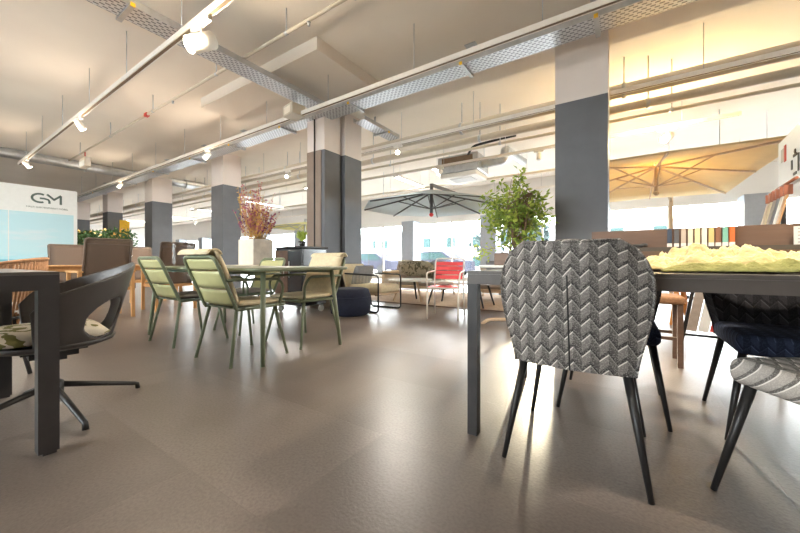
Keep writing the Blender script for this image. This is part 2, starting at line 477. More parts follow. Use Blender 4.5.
# window columns and glazing
WX = [-4.27 + 3.6 * k for k in range(-8, 4)]
for k, x in enumerate(WX):
    if x > XR: continue
    struct(MB().b2((x - .3, YW - .62, 0), (x + .3, YW - .02, LINT + .05)), 'column', 'column_blue')
xs = [XL] + [x for x in WX if x < XR] + [XR]
for i, (a, b) in enumerate(zip(xs, xs[1:])):
    w = thing('window_%d' % (i + 1), 'x', 'x'); del w['label']; del w['category']; w['kind'] = 'structure'
    fm = MB()
    for z in (.14, LINT - .02): fm.box(((a + b) / 2, YW + .06, z), (b - a, .07, .06))
    n = 2
    for k in range(n + 1): fm.box((a + (b - a) * k / n, YW + .06, (LINT + .12) / 2), (.06, .07, LINT - .12))
    fm.build('window_frame', 'white_metal', w)
    MB().box(((a + b) / 2, YW + .06, (LINT + .12) / 2), (b - a, .008, LINT - .14)).build('window_pane', 'glass', w)
bx_ = [-8.8, -5.2, -1.6]  # unseen window band added behind the camera to light the foreground
for i, (a, b) in enumerate(zip(bx_, bx_[1:])):
    w = thing('window_%d' % (len(xs) + i), 'x', 'x'); del w['label']; del w['category']; w['kind'] = 'structure'
    fm = MB()
    for z in (1.33, 2.67): fm.box(((a + b) / 2, YB - .06, z), (b - a, .07, .06))
    for k in range(3): fm.box((a + (b - a) * k / 2, YB - .06, 2.0), (.06, .07, 1.38))
    fm.build('window_frame', 'white_metal', w)
    MB().box(((a + b) / 2, YB - .06, 2.0), (b - a, .008, 1.38)).build('window_pane', 'glass', w)
# ceiling box (boxed-in duct) between the tray and the columns
struct(MB().b2((-6.6, 3.17, 3.68), (-3.47, 4.8, CZ)), 'ceiling_soffit', 'ceiling_paint')
# outside
struct(MB().b2((-60, -40, -.2), (30, YB - .16, -.06)), 'pavement', 'pavement_mat')
struct(MB().b2((-60, YW + .16, -.2), (30, 60, -.06)), 'pavement', 'pavement_mat')

def building(x0, x1, y, h, label, mat='facade', floors=2):
    t = thing('street_building', label, 'building', ((x0 + x1) / 2, y, 0))
    w = (x1 - x0)
    MB().b2((-w / 2, 0, -.05), (w / 2, 6, h)).build('facade', mat, t)
    MB().b2((-w / 2 - .2, -.25, h), (w / 2 + .2, 6.2, h + .3)).build('cornice', 'white_metal', t)
    n = int(w / 2.2); fh = h / floors
    for f in range(floors):
        for k in range(n):
            x = -w / 2 + (k + .5) * w / n
            z = f * fh + fh * .52
            o = MB().box((x, -.03, z), (1.0, .06, fh * .58)).build('window_frame', 'white_metal', t)
            MB().box((x, -.07, z), (.82, .03, fh * .52)).build('window_pane', 'facade_pane', o)
    return t
building(-21, -9, 27, 3.3, 'low pale town house across the street behind the armchairs and parasol pole')
building(-8.4, 3, 25, 3.3, 'low pale shop building across the street behind the potted tree')
building(-37, -22, 30, 3.6, 'long low pale building across the street at the far left of the glazing')
def street_tree(x, y, h, r, label):
    t = thing('street_tree', label, 'tree', (x, y, -.05))
    MB().tube([(0, 0, 0), (.05, 0, h * .6)], [.12, .06]).build('trunk', 'bark', t)
    mb = MB()
    for _ in range(320):
        d = Vector((random.gauss(0, 1), random.gauss(0, 1), random.gauss(0, 1))).normalized() * r * random.random() ** .4
        p = Vector((0, 0, h * .75)) + d * (1 + .3 * math.sin(d.x * 5))
        q = Matrix.Rotation(random.random() * 6, 3, Vector((random.random(), random.random(), 1)).normalized())
        vs = [mb.bm.verts.new(p + q @ Vector(v) * r * .2) for v in ((-1, 0, 0), (0, -.6, .1), (1, 0, 0), (0, .6, .1))]
        mb.bm.faces.new(vs)
    mb.build('crown', 'street_leaf', t)
street_tree(-6.3, 18.5, 2.6, .9, 'bluish street tree outside behind the grey parasol pole')
street_tree(-4.2, 19.5, 3.2, 1.1, 'larger street tree outside left of the potted indoor tree')
def car(x, y, label):
    t = thing('parked_car', label, 'car', (x, y, -.06))
    prof = [(-2.1, .35), (-2.1, .75), (-1.75, .9), (-1.2, .95), (-.6, 1.42), (.8, 1.45), (1.5, 1.0), (2.1, .9), (2.15, .35)]
    MB().prism(prof, -.82, .82, Matrix.Rotation(PI / 2, 4, 'X')).build('car_body', 'car_paint', t)
    MB().prism([(-1.05, .98), (-.55, 1.36), (.75, 1.38), (1.3, 1.0)], -.835, .835, Matrix.Rotation(PI / 2, 4, 'X')).build('car_window', 'facade_pane', t)
    for sx in (-1.35, 1.35):
        for sy in (-.8, .8):
            MB().tube([(sx, sy - .1, .33), (sx, sy + .1, .33)], .33, 16).build('wheel', 'black_metal', t)
car(-9.2, 17.5, 'grey violet car parked outside behind the sofa')
car(-14.6, 18.5, 'grey violet car parked outside farther along the street')

# ------------------------------------------------------------------ ceiling services
PERF = {}
def tray(name, label, L, W, loc, rz, hangers):
    t = thing(name, label, 'cable tray', loc, rz)
    MB().b2((0, 0, 0), (L, W, .006)).build('tray_bottom', 'perforated', t)
    MB().b2((0, -.004, 0), (L, 0, .075)).b2((0, W, 0), (L, W + .004, .075)).build('tray_side', 'galvanised', t)
    for h in hangers:
        k = MB(); k.box((h, W / 2, -.015), (.05, W + .1, .025)); 
        k.b2((h - .02, W + .03, -.02), (h + .02, W + .05, CZ - loc[2]))
        k.box((h, W + .04, CZ - loc[2] - .006), (.16, .16, .01))
        hk = k.build('hanger', 'galvanised', t)
        MB().box((h, -.05, -.016), (.04, .02, .035)).build('end_cap', 'signal_yellow', hk)
    return t
tray('cable_tray', 'perforated steel cable tray running in front of the row of grey columns', 26, .30, (-20, 4.2, 3.44), 0, [3.2, 6.2, 8.6, 10.8, 12.6, 14.4, 16.2, 18.2, 19.75, 22])
tray('cable_tray', 'perforated steel cable tray crossing overhead beside the lit nearest spotlight', 8.1, .30, (-4.25, -4.0, 3.45), PI / 2, [1.2, 3.2, 5.35])
tray('cable_tray', 'short perforated cable tray branching off beyond the tan striped column', 1.15, .26, (-3.95, 4.75, 3.40), PI / 2, [.7])

def track(label, x0, x1, y, rods, z=3.2):
    t = thing('light_track', label, 'light track', (0, y, z))
    b = MB(); b.b2((x0, -.03, .012), (x1, .03, .06)); b.b2((x0, -.03, 0), (x1, -.018, .012)); b.b2((x0, .018, 0), (x1, .03, .012))
    b.build('rail', 'white_metal', t)
    MB().b2((x0 + .02, -.0175, .004), (x1 - .02, .0175, .0118)).build('slot', 'track_slot', t)
    for x in rods:
        MB().tube([(x, 0, .06), (x, 0, CZ - z)], .005, 6).build('suspension_rod', 'galvanised', t)
    return t
TR = [1.70, 3.70, 5.75, 7.70, 9.75, 11.7]
names = ['nearest light track, highest in the view', 'second nearest light track, in front of the grey columns', 'third light track, just behind the grey columns',
         'fourth light track, above the beige parasol', 'fifth light track, above the grey parasol', 'farthest light track, close to the windows']
for i, y in enumerate(TR):
    x1 = 5.5 if i not in (3,) else 1.6
    x0 = -17 if i else -12.5
    track('long white ' + names[i], x0, x1, y, [x0 + .8 + k * 1.55 for k in range(int((x1 - x0 - .8) / 1.55) + 1)])

def make_spot(lit, aim, label, loc, power=0, col=(1, .86, .70), ang=75, warm=False, size=1.):
    t = thing('track_spotlight', label, 'spotlight', loc)
    MB().b2((-.10 * size, -.022, -.045), (.10 * size, .022, 0), .006).build('adapter', 'white_metal', t)
    d = Vector(aim).normalized()
    c0 = Vector((0, 0, -.10 * size - .03))
    MB().tube([(0, 0, -.04), c0], .010).build('stem', 'white_metal', t)
    r = .048 * size; L = .15 * size
    a, b = c0 - d * L * .5, c0 + d * L * .5
    MB().tube([a - d * .012, a, b - d * .002, b], [r * .7, r, r, r * .95], 18).build('lamp_head', 'white_metal', t)
    MB().tube([b + d * .001, b + d * .004], r * .82, 18).build('lens', ('lamp_warm' if warm else 'lamp_white') if lit else 'sign_grey', t)
    if power:
        l = bpy.data.lights.new('lamp', 'SPOT'); l.energy = power; l.color = col; l.spot_size = rad(ang); l.spot_blend = .6; l.shadow_soft_size = .05
        o = bpy.data.objects.new('lamp_light', l); C.objects.link(o); o.parent = t
        o.location = b + d * .02
        o.rotation_euler = d.to_track_quat('-Z', 'Y').to_euler()
    return t
def on_track(px, i, z=3.2):
    y = TR[i]; t = (px - 400) / 336.
    # ray from the lens through column px meets the track plane
    D = y / (K + t * S)
    return (D * (t * K - S), y, z)
# nearest track
make_spot(True, (-.10, -.75, -.55), 'large lit white spotlight hanging over the crossing cable tray on the nearest track', on_track(201, 0), 360, size=1.75)
make_spot(True, (.1, .5, -.9), 'white spotlight on the nearest track between the large lit one and the sea panel', on_track(80, 0), 260)
make_spot(True, (.2, .6, -.8), 'white spotlight on the nearest track, closest to the blue sea panel', on_track(27, 0), 260)
make_spot(True, (-.35, .4, -.85), 'added white fill spotlight on the nearest track, unseen beyond the right edge of the view', (1.0, TR[0], 3.2), 360)  # added out of view to brighten the right foreground
make_spot(True, (-.45, -.5, -.8), 'added white fill spotlight on the second track, unseen beyond the top edge of the view', (1.3, TR[1], 3.2), 320)  # second added lamp out of view, fills the foreground
# second track
make_spot(True, (-.2, -.6, -.8), 'white spotlight on the second track just left of the grey column nearest the flowers', on_track(207, 1), 240)
make_spot(True, (-.3, -.5, -.8), 'white spotlight on the second track above the double grey column beside the sea panel', on_track(120, 1), 240)
# third / fourth / fifth
make_spot(True, (.35, -.75, -.5), 'small lit spotlight right of the tan striped column on the third track', on_track(398, 2), 220, col=(1, .92, .82))
make_spot(True, (.3, -.8, -.5), 'small lit spotlight between the flowers and the tan striped column', on_track(288, 2), 220, col=(1, .92, .82))
make_spot(True, (-.5, -.7, -.55), 'bright warm spotlight glaring above the beige parasol on the fourth track', on_track(667, 3), 0, warm=True, size=1.4)
make_spot(False, (0, -.1, -1), 'unlit pale spotlight hanging left of the large grey column on the fourth track', on_track(539, 3), 0)
make_spot(True, (-.3, -.6, -.7), 'small lit spotlight above the grey parasol on the fourth track', on_track(440, 3), 220, col=(1, .92, .82))
make_spot(True, (-.3, -.6, -.7), 'small lit spotlight on the fifth track between the two leftmost grey columns', on_track(196, 4), 220, col=(1, .92, .82))
make_spot(True, (-.3, -.6, -.7), 'small lit spotlight on the fourth track behind the dried flowers', on_track(262, 3), 220, col=(1, .92, .82))
def point(name, loc, e, col, r=.1):
    l = bpy.data.lights.new(name, 'POINT'); l.energy = e; l.color = col; l.shadow_soft_size = r
    o = bpy.data.objects.new(name, l); C.objects.link(o); o.location = loc
    return o
px = on_track(199, 0)
point('lamp_spill_fill', (px[0] + .12, px[1] - .14, 2.93), 60, (1, .82, .60), .06)  # bare fill point added beside the large spot, brightens the ceiling
for c_, i_, e_ in ((80, 0, 20), (27, 0, 20), (207, 1, 26), (120, 1, 24)):
    px = on_track(c_, i_)
    point('lamp_spill_fill', (px[0] + .1, px[1] - .12, 2.84), e_, (1, .84, .66), .08)  # more added fill points by the spot heads for the left ceiling
px = on_track(660, 3)
point('warm_lamp_light', (px[0] - .02, px[1] - .25, 2.98), 130, (1, .76, .36), .08)

# pipes
def pipe(name, label, pts, r, mat, clamps=(), cm='galvanised', hang=True):
    t = thing(name, label, 'pipe', (0, 0, 0))
    MB().tube(pts, r, 14).build('pipe_run', mat, t)
    for x in clamps:
        p, q = Vector(pts[0]), Vector(pts[-1]); d = (q - p).normalized(); c = p + d * x
        k = MB().tube([c - d * .025, c + d * .025], r * 1.14, 14)
        if hang: k.tube([c + Vector((0, 0, r)), (c.x, c.y, CZ)], .009, 6)
        k.build('pipe_clamp', cm, t)
    return t
pipe('ventilation_pipe', 'thick cream pipe, upper of the pair running behind the columns', [(-30, 6.05, 3.36), (5.5, 6.05, 3.36)], .10, 'cream_pipe', [4 + 2.6 * k for k in range(12)])
pipe('ventilation_pipe', 'medium cream pipe just below the thick pipe behind the columns', [(-30, 6.22, 3.16), (5.5, 6.22, 3.16)], .065, 'cream_pipe', [4.3 + 2.6 * k for k in range(12)])
pipe('water_pipe', 'thin cream pipe lowest of the three behind the columns', [(-30, 6.5, 3.09), (5.5, 6.5, 3.09)], .028, 'cream_pipe', [4.6 + 2.6 * k for k in range(12)])
pipe('water_pipe', 'thin cream pipe running far back toward the windows', [(-30, 9.2, 3.12), (5.5, 9.2, 3.12)], .03, 'cream_pipe', [3.6 + 2.8 * k for k in range(11)])
sp = pipe('sprinkler_pipe', 'thin cream sprinkler pipe with red fitting between the two nearest tracks', [(-12.6, 2.62, 3.56), (2.5, 2.62, 3.56)], .022, 'cream_pipe', [1, 3.2, 5.4, 7.6, 9.2, 10.8, 12.4, 14.2])
for x in (-3.0, -2.3, -4.6, -6.4): MB().lathe([(.016, -.05), (.016, -.02), (.022, -.005)], (x, 2.62, 3.54), 10).build('sprinkler_head', 'galvanised', sp)
MB().box((-7.48, 2.62, 3.56), (.10, .06, .06)).build('fitting', 'signal_red', sp)
pipe('ventilation_pipe', 'grey duct running along the ceiling behind the sea panel', [(-13.65, -4, 3.69), (-13.65, 9, 3.69)], .13, 'galvanised', [1.5, 4.5, 7.2, 10])
# ceiling lamp strips
def strip(label, x, y, L, z=3.3, rz=PI / 2):
    t = thing('strip_light', label, 'ceiling light', (x, y, z), rz)
    MB().b2((-L / 2, -.08, 0), (L / 2, .08, .06)).build('housing', 'white_metal', t)
    MB().b2((-L / 2 + .02, -.065, -.008), (L / 2 - .02, .065, 0)).build('diffuser', 'panel_white', t)
    for sx in (-L / 2 + .2, L / 2 - .2): MB().tube([(sx, 0, .06), (sx, 0, CZ - z)], .006, 6).build('suspension_rod', 'galvanised', t)
strip('white strip light on the ceiling left of the air conditioner', -5.6, 9.0, 1.6)
strip('white strip light on the ceiling nearest the air conditioner', -4.25, 8.9, 1.8)
for k, x in enumerate((-9, -13, -17, -21, -25)):
    strip('white strip light beyond the columns left of the flowers, %s of that row' % ['nearest', 'second nearest', 'third nearest', 'fourth nearest', 'farthest'][k], x, 8.8, 2.2)
# air conditioner
t = thing('air_conditioner', 'grey ceiling air conditioner with cassette grille above the grey parasol', 'air conditioner', (-3.55, 8.35, 2.98))
MB().b2((-.55, -.4, .12), (.55, .4, .55), .02).build('housing', 'galvanised', t)
MB().b2((-.42, -.42, .3), (.42, -.398, .5)).build('grille', 'track_slot', t)
MB().b2((-.5, -.36, 0), (.5, .44, .12), .03).build('cassette', 'white_metal', t)
MB().b2((-.3, -.2, -.01), (.3, .25, 0)).build('vent', 'sign_grey', t)
MB().tube(rounded([(.55, 0, .33), (1.1, 0, .33), (1.1, .0, .6), (1.2, 1.4, .62)], .25), .11, 12).build('duct', 'galvanised', t)
MB().tube(rounded([(.3, -.4, .5), (.5, -.6, .62), (1.2, -.6, .66), (1.5, -.5, .7)], .2), .03).build('cable', 'black_metal', t)
for sx in (-.5, .5): MB().tube([(sx, .2, .55), (sx, .2, CZ - 2.98)], .008, 6).build('hanger', 'galvanised', t)
# smoke / projector boxes
t = thing('ceiling_speaker', 'cream box speaker mounted where the two cable trays meet', 'speaker', (-4.55, 3.66, 3.28), rad(-10))
MB().b2((-.15, -.12, -.09), (.15, .12, .09), .015).build('housing', 'cream_pipe', t)
MB().b2((-.09, -.126, -.06), (.09, -.12, .05)).build('grille', 'cream_ceramic', t)
MB().tube([(0, 0, .09), (0, 0, CZ - 3.28)], .012).build('bracket', 'galvanised', t)
t = thing('ceiling_emergency_light', 'cream box light hanging under the sprinkler pipe above the sea panel', 'ceiling light', (-11.2, 2.62, 3.28))
MB().b2((-.22, -.06, -.13), (.22, .06, .1), .01).build('housing', 'cream_ceramic', t)
MB().b2((-.2, -.066, -.11), (.2, -.06, .02)).build('diffuser', 'sign_white', t)
MB().tube([(0, 0, .1), (0, 0, .255)], .012).build('bracket', 'signal_red', t)

# ------------------------------------------------------------------ upholstered zigzag chairs
def patterned_chair(label, loc, rz, cloth, seatcloth=None, tall=.86):
    """faces +y"""
    t = thing('upholstered_chair', label, 'chair', loc, rz)
    def back(u, v):
        a = u * 2 - 1
        w = .200 + .048 * math.sin(min(v, .68) / .68 * PI / 2) ** 1.5
        if v > .68: w = .248 - .046 * ((v - .68) / .32) ** 2.2
        z1 = tall + .006 * a * a - (.035 * max(0, abs(a) - .75) / .25 if abs(a) > .75 else 0)
        z = .395 + (z1 - .395) * v
        y = -.262 - .10 * v + .075 * a * a * (.5 + v * .6)
        return (a * w, y, z)
    b = MB().grid(back, 28, 20, .055)
    o = b.build('backrest', cloth, t, smooth=True)
    md = o.modifiers.new('bevel', 'BEVEL'); md.width = .012; md.segments = 3; md.limit_method = 'ANGLE'; md.angle_limit = rad(50)
    md = o.modifiers.new('subd', 'SUBSURF'); md.levels = 1; md.render_levels = 1
    pts = [Vector(back(.5, k / 24)) + Vector((0, .001, 0)) for k in range(19)]
    MB().tube(pts, .003, 6).build('seam', 'ink', o)
    edge = [Vector(back(0, k / 24)) for k in range(25)] + [Vector(back(k / 24, 1)) for k in range(1, 25)] + [Vector(back(1, 1 - k / 24)) for k in range(1, 25)]
    MB().tube(edge, .005, 6).build('piping', cloth, o)
    MB().box((0, .015, .425), (.42, .47, .09), None, .035, 4).build('seat', seatcloth or cloth, t, smooth=True)
    for sx in (-1, 1):
        for sy in (-1, 1):
            MB().tube([(sx * .175, sy * .19, .395), (sx * .24, sy * .257, .0)], [.0165, .009], 12).build('leg', 'black_metal', t)
    return t
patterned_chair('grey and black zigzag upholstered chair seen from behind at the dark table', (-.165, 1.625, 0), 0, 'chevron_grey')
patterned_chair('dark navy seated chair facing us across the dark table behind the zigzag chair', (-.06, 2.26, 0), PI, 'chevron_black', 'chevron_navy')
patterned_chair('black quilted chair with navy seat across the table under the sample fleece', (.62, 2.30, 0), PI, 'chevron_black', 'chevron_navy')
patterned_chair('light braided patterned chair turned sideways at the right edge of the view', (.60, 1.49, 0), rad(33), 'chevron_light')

# right table
t = thing('dining_table', 'dark metal framed table with fabric samples on its grey top', 'table', (0, 0, 0))
x0, x1, y0, y1 = -.60, 1.85, 1.46, 2.42
MB().b2((x0, y0, .735), (x1, y1, .75)).build('table_top', 'table_grey', t)
f = MB()
f.b2((x0, y0, .69), (x1, y0 + .045, .7345)); f.b2((x0, y1 - .045, .69), (x1, y1, .7345)); f.b2((x0, y0 + .045, .69), (x0 + .045, y1 - .045, .7345)); f.b2((x1 - .045, y0 + .045, .69), (x1, y1 - .045, .7345))
f.build('apron', 'table_grey', t)
for lx in (x0, x1 - .045):
    for ly in (y0, y1 - .045):
        MB().b2((lx, ly, 0), (lx + .045, ly + .045, .69)).build('leg', 'dark_frame', t)
# left table
t = thing('dining_table', 'dark metal framed table at the left edge with black tub chair tucked under', 'table', (0, 0, 0))
x0, x1, y0, y1 = -3.05, -1.955, -.62, .378
MB().b2((x0, y0, .738), (x1, y1, .75)).build('table_top', 'table_grey', t)
f = MB()
f.b2((x0, y0, .675), (x1, y0 + .07, .7375)); f.b2((x0, y1 - .07, .675), (x1, y1, .7375)); f.b2((x0, y0 + .07, .675), (x0 + .07, y1 - .07, .7375)); f.b2((x1 - .062, y0 + .062, .675), (x1, y1 - .062, .7375))
f.build('apron', 'dark_frame', t)
for lx in (x0, x1 - .062):
    for ly in (y0, y1 - .062):
        MB().b2((lx, ly, .012), (lx + .062, ly + .062, .675)).b2((lx + .015, ly + .015, 0), (lx + .055, ly + .055, .012)).build('leg', 'dark_frame', t)

# tub chair
def tub_chair(label, loc, rz):
    t = thing('tub_chair', label, 'chair', loc, rz)
    FM = rad(112)
    def sh(u, v):
        p = (u * 2 - 1) * FM; a = abs(p) / FM
        top = .79 - .19 * (a ** 1.4) + (.0 if a < .9 else -.05 * ((a - .9) / .1))
        z = .37 + (top - .37) * v
        r = .215 + .075 * v ** .8
        ry = .24 + .09 * v
        return (r * math.sin(p) * (1 + .04 * a), -ry * math.cos(p) - .02 * v, z)
    def hole(u, v):
        p = abs(u * 2 - 1)
        return ((p - .42) / .22) ** 2 + ((v - .34) / .27) ** 2 < 1
    o = MB().grid(sh, 170, 56, .014, hole).build('shell', 'plastic_dark', t, smooth=True)
    md = o.modifiers.new('smooth', 'SMOOTH'); md.factor = .5; md.iterations = 8
    MB().lathe([(.02, .355), (.19, .35), (.225, .365), (.236, .385), (.22, .383), (.02, .37)], (0, 0, 0), 32).xf(Matrix.Diagonal((1, 1.1, 1, 1))).build('seat', 'plastic_dark', t)
    MB().pad((0, .02, .425), (.42, .44, .085)).build('cushion', 'floral', t)
    MB().b2((-.12, -.12, .335), (.12, .12, .355)).b2((-.09, -.09, .305), (.09, .09, .335)).b2((-.05, -.05, .28), (.05, .05, .305)).build('mechanism', 'black_metal', t)
    MB().tube([(0, 0, .08), (0, 0, .30)], .028, 14).build('post', 'black_metal', t)
    hub = MB().lathe([(.03, .09), (.045, .10), (.045, .16), (.03, .17)], (0, 0, 0), 16).build('hub', 'black_metal', t)
    for k in range(4):
        a = rad(6 + 90 * k) - rz
        c, s_ = math.cos(a), math.sin(a)
        MB().tube([(c * .03, s_ * .03, .14), (c * .2, s_ * .2, .09), (c * .37, s_ * .37, .035), (c * .385, s_ * .385, .03), (c * .39, s_ * .39, 0)], [.016, .014, .012, .012, .013], 10).build('leg', 'black_metal', t)
    return t
tub_chair('black plastic tub chair with floral seat cushion on a four star base', (-2.50, .455, 0), rad(176))

# ------------------------------------------------------------------ green metal set
def green_chair(label, loc, rz, back_cushion=False, seat='cream_fabric', arms=True, group='green metal armchairs around the green table'):
    t = thing('metal_armchair', label, 'chair', loc, rz, group)
    def bk(x, s):      # point on the back plane, s = 0 seat .. 1 top
        return Vector((x, -.19 - .15 * s - .02 * s * s, .43 + .40 * s))
    W = .235
    loop = rounded([bk(-W, .02), bk(-W, 1), bk(W, 1), bk(W, .02)], .07)
    loop = rounded([Vector((-W, .24, .43)), Vector((-W, -.19, .425))], .05) + loop + rounded([Vector((W, -.19, .425)), Vector((W, .24, .43))], .05)
    fr = MB().tube(loop, .0145, 10); fr.tube([(-W, .24, .43), (W, .24, .43)], .0145, 10)
    fr.build('frame', 'green_metal', t)
    for s0, s1 in ((.06, .36), (.39, .72), (.75, .95)):
        def slat(u, v, s0=s0, s1=s1):
            a = u * 2 - 1
            p = bk(a * (W - .012), s0 + (s1 - s0) * v)
            return (p.x, p.y - .02 * (1 - a * a), p.z)
        MB().grid(slat, 10, 4, .004).build('back_slat', 'green_slat', t)
    MB().b2((-W + .01, -.19, .425), (W - .01, .235, .432)).build('seat', 'green_metal', t)
    MB().pad((0, .03, .458), (.45, .43, .05)).build('seat_cushion', seat, t)
    if back_cushion:
        def cu(u, v):
            a = u * 2 - 1; s = .08 + .97 * v
            p = bk(a * (W - .012), s); q = (1 - abs(a) ** 5) ** .5 * (1 - abs(v * 2 - 1) ** 6) ** .5
            return (p.x, p.y + .015 + .045 * q, p.z + .02 * v)
        MB().grid(cu, 16, 16, .02).build('back_cushion', 'cream_fabric', t)
        def fl(u, v):
            a = (u * 2 - 1) * (W - .01); th = PI * v
            p = bk(a, 1)
            return (a, p.y + .045 * math.cos(th) + .01, p.z + .014 + .034 * math.sin(th))
        MB().grid(fl, 8, 8, .012).build('head_roll', 'cream_fabric', t)
    if arms:
        for sx in (-1, 1):
            p = bk(sx * W, .55)
            MB().tube(rounded([p, (sx * (W + .035), p.y + .05, .655), (sx * (W + .04), .16, .65), (sx * (W + .03), .21, .58), (sx * W, .19, .43)], .06), .012, 8).build('armrest', 'green_metal', t)
    for sx in (-1, 1):
        for sy in (-1, 1):
            MB().tube([(sx * .20, sy * .17, .425), (sx * .26, sy * .25, .01)], [.0135, .012], 10).tube([(sx * .2595, sy * .2495, .012), (sx * .26, sy * .25, 0)], .014, 8).build('leg', 'green_metal', t)
    return t
green_chair('green metal armchair with cream cushions seen from behind, nearest at the green table', (-2.69, 1.63, 0), 0, True)
green_chair('green slatted chair without back cushion, left of the cushioned one at the green table', (-3.69, 1.66, 0), 0, False, 'taupe_fabric', False)
green_chair('green armchair with cream back cushion on the far side near the table end', (-2.69, 2.28, 0), PI, True)
green_chair('green armchair with bare slatted back on the far side behind the table middle', (-3.70, 2.30, 0), PI, False, 'taupe_fabric')
t = thing('garden_table', 'sage green metal garden table with rounded corners and splayed legs', 'table', (0, 0, 0))
x0, x1, y0, y1 = -4.36, -2.2, 1.46, 2.43
r = .09; out = []
for cx, cy, a0 in ((x1 - r, y1 - r, 0), (x0 + r, y1 - r, 90), (x0 + r, y0 + r, 180), (x1 - r, y0 + r, 270)):
    out += [(cx + r * math.cos(rad(a0 + 15 * k)), cy + r * math.sin(rad(a0 + 15 * k))) for k in range(7)]
MB().prism(out, .725, .745).build('table_top', 'green_top', t)
rim = [(x, y, .732) for x, y in out]
MB().tube(rim, .014, 8, True).build('rim', 'green_metal', t)
MB().b2((x0 + .12, y0 + .10, .69), (x1 - .12, y0 + .13, .724)).b2((x0 + .12, y1 - .13, .69), (x1 - .12, y1 - .10, .724)).build('apron', 'green_metal', t)
for lx, sx in ((x0 + .13, -1), (x1 - .13, 1)):
    for ly, sy in ((y0 + .12, -1), (y1 - .12, 1)):
        MB().tube([(lx, ly, .72), (lx + sx * .07, ly + sy * .05, 0)], [.020, .017], 12).build('leg', 'green_metal', t)

# ------------------------------------------------------------------ teak set
def teak_chair(label, loc, rz):
    t = thing('teak_armchair', label, 'chair', loc, rz, 'teak armchairs with taupe mesh backs')
    w = .25
    def bk(x, s): return Vector((x, -.20 - .16 * s, .40 + .70 * s))
    def sl(u, v):
        p = bk((u * 2 - 1) * (w - .01), .03 + .95 * v); return (p.x, p.y, p.z)
    MB().grid(sl, 6, 12, .006).build('backrest', 'sling_taupe', t)
    fr = MB().tube(rounded([bk(-w, -.02), bk(-w, 1), bk(w, 1), bk(w, -.02)], .03), .014, 8)
    fr.tube([bk(-w, .9), bk(w, .9)], .008, 6).build('back_frame', 'taupe_metal', t)
    MB().b2((-w, -.2, .40), (w, .24, .415)).build('seat', 'sling_taupe', t)
    MB().b2((-w - .02, .24, .385), (w + .02, .27, .43)).b2((-w - .02, -.23, .385), (w + .02, -.20, .43)).b2((-w - .035, -.2, .385), (-w - .005, .24, .43)).b2((w + .005, -.2, .385), (w + .035, .24, .43)).build('seat_rail', 'teak_flat', t)
    for sx in (-1, 1):
        MB().b2((sx * (w + .035) - .032, -.30, .645), (sx * (w + .035) + .032, .28, .67), .008).build('armrest', 'teak_flat', t)
        MB().bar((sx * (w + .035), .245, .644), (sx * (w + .035), .25, 0), .04).build('leg', 'teak', t)
        MB().bar((sx * (w + .035), -.26, .644), (sx * (w + .035), -.28, 0), .04).build('leg', 'teak', t)
    return t
teak_chair('teak armchair with high taupe mesh back right behind the black tub chair', (-6.20, 1.62, 0), rad(90))
teak_chair('teak armchair with mesh back in front of the blue sea panel', (-8.15, 1.75, 0), rad(-90))
teak_chair('teak armchair behind the red glass on the far side of the teak table', (-8.15, 2.80, 0), rad(-90))
teak_chair('teak armchair between the red glass and the green slatted chair', (-6.40, 2.56, 0), rad(90))
t = thing('teak_table', 'teak garden table set with glasses among mesh armchairs', 'table', (-7.24, 2.10, 0))
MB().b2((-.52, -1.2, .715), (.52, 1.2, .74), .006).build('table_top', 'teak_flat', t)
MB().b2((-.46, -1.12, .65), (.46, -1.09, .714)).b2((-.46, 1.09, .65), (.46, 1.12, .714)).b2((-.46, -1.09, .65), (-.43, 1.09, .714)).b2((.43, -1.09, .65), (.46, 1.09, .714)).build('apron', 'teak_flat', t)
for sx in (-.44, .44):
    for sy in (-1.1, 1.1): MB().box((sx, sy, .3565), (.06, .06, .713)).build('leg', 'teak', t)
def glass(label, loc, h=.16, r=.04, liquid=.05):
    t = thing('drinking_glass', label, 'glass', loc)
    MB().lathe([(r * .8, 0), (r, h), (r - .003, h), (r * .8 - .004, .008), (.001, .008)], (0, 0, 0), 20).build('tumbler', 'tumbler', t)
    MB().lathe([(r * .72, .010), (r * .78, .010 + liquid)], (0, 0, 0), 16).build('drink', 'red_plastic', t)
glass('tall clear glass with red drink on the teak table', (-6.86, 2.14, .74), .27, .06, .14)
glass('low glass with red drink on the teak table right of the tall one', (-6.82, 2.42, .74), .07, .045, .045)
t = thing('yellow_banner', 'narrow yellow banner standing between the far grey columns', 'banner', (-17.05, 5.2, 0))
MB().b2((-.02, -.16, .6), (.02, .16, 2.5)).build('cloth', 'signal_yellow', t)
MB().tube([(0, 0, .02), (0, 0, 2.55)], .02).build('pole', 'galvanised', t)
MB().box((0, 0, .012), (.4, .4, .024)).build('base', 'black_metal', t)

